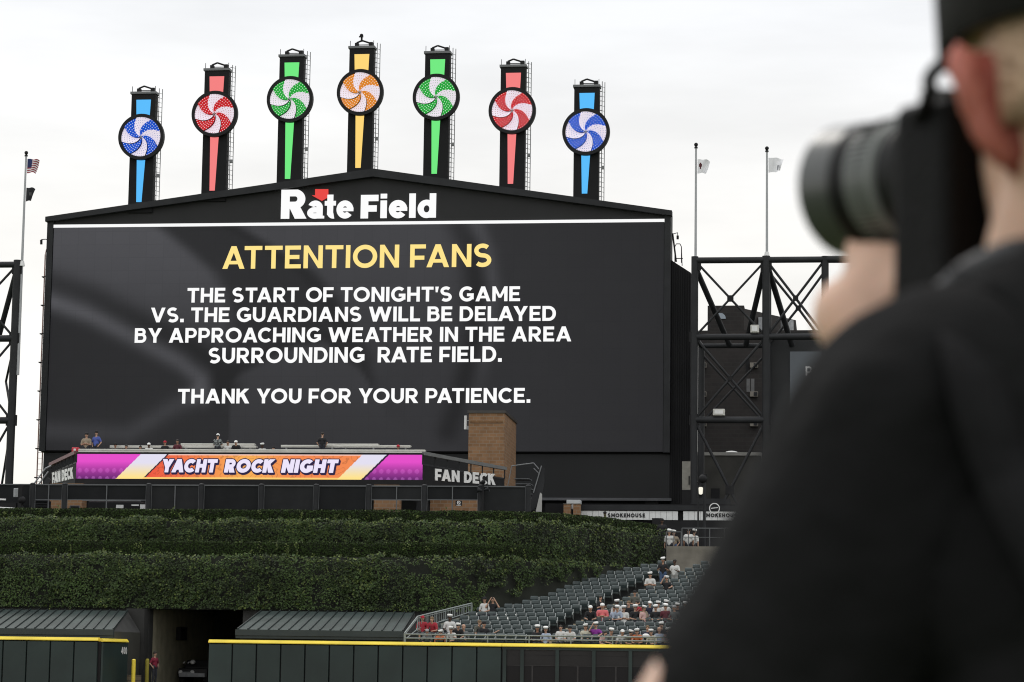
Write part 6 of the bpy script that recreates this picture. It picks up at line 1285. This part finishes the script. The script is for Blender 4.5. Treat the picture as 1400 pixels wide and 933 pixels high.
# ---- the camera he holds
cr = bpy.data.objects.new('camera_in_hand', None); COL.objects.link(cr); cr.location = B0; BASE[cr.name] = (V((0, 0, 0)), 0)
tag(cr, 'black camera with a large lens held up to the photographer\'s face', 'camera')
def cpart(n, mb, mt, par=cr, bevel=0):
    me = mb.mesh(n, mt, B0 if par is cr else B0); o = bpy.data.objects.new(n, me); COL.objects.link(o); o.parent = par
    if bevel: m = o.modifiers.new('bevel', 'BEVEL'); m.width = bevel; m.segments = 3
    return o
RUB = mat('black_camera_rubber', (.005, .005, .005), .6, .2, 30, bump=.2, bscale=200, spec=.15); GLO = mat('satin_black_lens_barrel', (.075, .078, .075), .32, .1, 20, spec=.9, metal=.4); RIB = mat('ribbed_zoom_ring', (.006, .006, .006), .5, .1, 40, spec=.3); LENS_SHEEN = mat('painted_lens_sheen', (.25, .265, .25), .3, .1, 20, spec=.8)  # the pale ring colour paints sky sheen onto the black barrel and hood
def obox(mb, a, b, mi=0):   # a, b in (right, up, forward) of the camera
    c = [B0 + lr * x + lu * y + ld * z for z in (a[2], b[2]) for y in (a[1], b[1]) for x in (a[0], b[0])]
    mb.add(c, [(0, 2, 3, 1), (4, 5, 7, 6), (0, 1, 5, 4), (2, 6, 7, 3), (0, 4, 6, 2), (1, 3, 7, 5)], mi)
zt_b = Pw(1290, 138, 1.40).z - B0.z; zb_b = Pw(1290, 428, 1.40).z - B0.z
mb = MB(); obox(mb, (-.084, zb_b, -.036), (.073, zt_b, .012)); body = cpart('body', mb, RUB, bevel=.008)
mb = MB(); obox(mb, (-.032, zt_b - .006, -.030), (.032, zt_b + .022, .022)); cpart('viewfinder_hump', mb, RUB, bevel=.009)
mb = MB(); obox(mb, (.045, zb_b + .004, .010), (.072, zt_b - .006, .032)); cpart('grip', mb, RUB, bevel=.008)
mb = MB(); mb.lathe([(.001, .0), (.013, .0), (.013, .010), (.001, .012)], B0 - lr * .055 + lu * zt_b, lu, 18); cpart('mode_dial', mb, GLO)
mb = MB(); obox(mb, (-.03, zb_b + .035, -.040), (.04, zt_b - .04, -.035)); cpart('rear_display', mb, GLO)
L = .142; ax_ = ld; R0 = .0365
prof = [(.030, .004), (.033, .010), (.034, .022), (.0352, .024), (.0352, .030), (.0338, .031), (.0338, .040), (.0360, .042), (.0360, .066), (.0340, .068), (.0340, .078), (.0372, .080), (.0372, .102), (.0350, .105), (.0358, .112), (.0385, .116), (.0400, L), (.0370, L), (.0350, L - .012), (.001, L - .016)]
mis = [0, 2, 2, 2, 2, 1, 2, 1, 1, 1, 2, 2, 1, 1, 1, 0, 2, 2, 1, 3]
mb = MB(); mb.lathe([(r * 1.07, h) for r, h in prof], B0, ax_, 48, mis=mis); lens = cpart('lens', mb, [GLO, RIB, LENS_SHEEN, mat('coated_glass', (.01, .012, .02), .05, .1, 4, spec=1)])
mb = MB()
for k in range(60):
    t = 2 * math.pi * k / 60; dd = lr * math.cos(t) + lu * math.sin(t); p = B0 + ax_ * .043 + dd * .0388; mb.bar(p, p + ax_ * .022, .0014, .0014); p = B0 + ax_ * .082 + dd * .0401; mb.bar(p, p + ax_ * .018, .0014, .0014)
cpart('grip_ribs', mb, RIB, lens)
mb = MB(); lug = B0 - lr * .084 + lu * (zt_b - .012) - ld * .01
pts = [lug, Pw(1272, 128, 1.38), Pw(1270, 112, 1.37), Pw(1278, 97, 1.37), Pw(1290, 88, 1.37), Pw(1312, 80, 1.38), Pw(1340, 120, 1.42), Pw(1390, 260, 1.44)]
def smoothpath(pts, n=6):
    o = []
    for i in range(len(pts) - 1):
        p0 = pts[max(i - 1, 0)]; p1 = pts[i]; p2 = pts[i + 1]; p3 = pts[min(i + 2, len(pts) - 1)]
        for k in range(n): t = k / n; o.append(.5 * ((2 * p1) + (p2 - p0) * t + (2 * p0 - 5 * p1 + 4 * p2 - p3) * t * t + (3 * p1 - p0 - 3 * p2 + p3) * t ** 3))
    return o + [pts[-1]]
mb.path(smoothpath(pts), .0042, 8); cpart('strap', mb, RUB)
mb = MB(); mb.path(smoothpath([Pw(1262, 425, 1.285), Pw(1300, 398, 1.27), Pw(1330, 372, 1.262), Pw(1400, 345, 1.262), Pw(1480, 350, 1.29)]), .008, 8)
pch('shoulder_strap', mb.mesh('shoulder_strap', []), mat('black_webbing', (.03, .03, .032), .5, .2, 40, spec=.5))
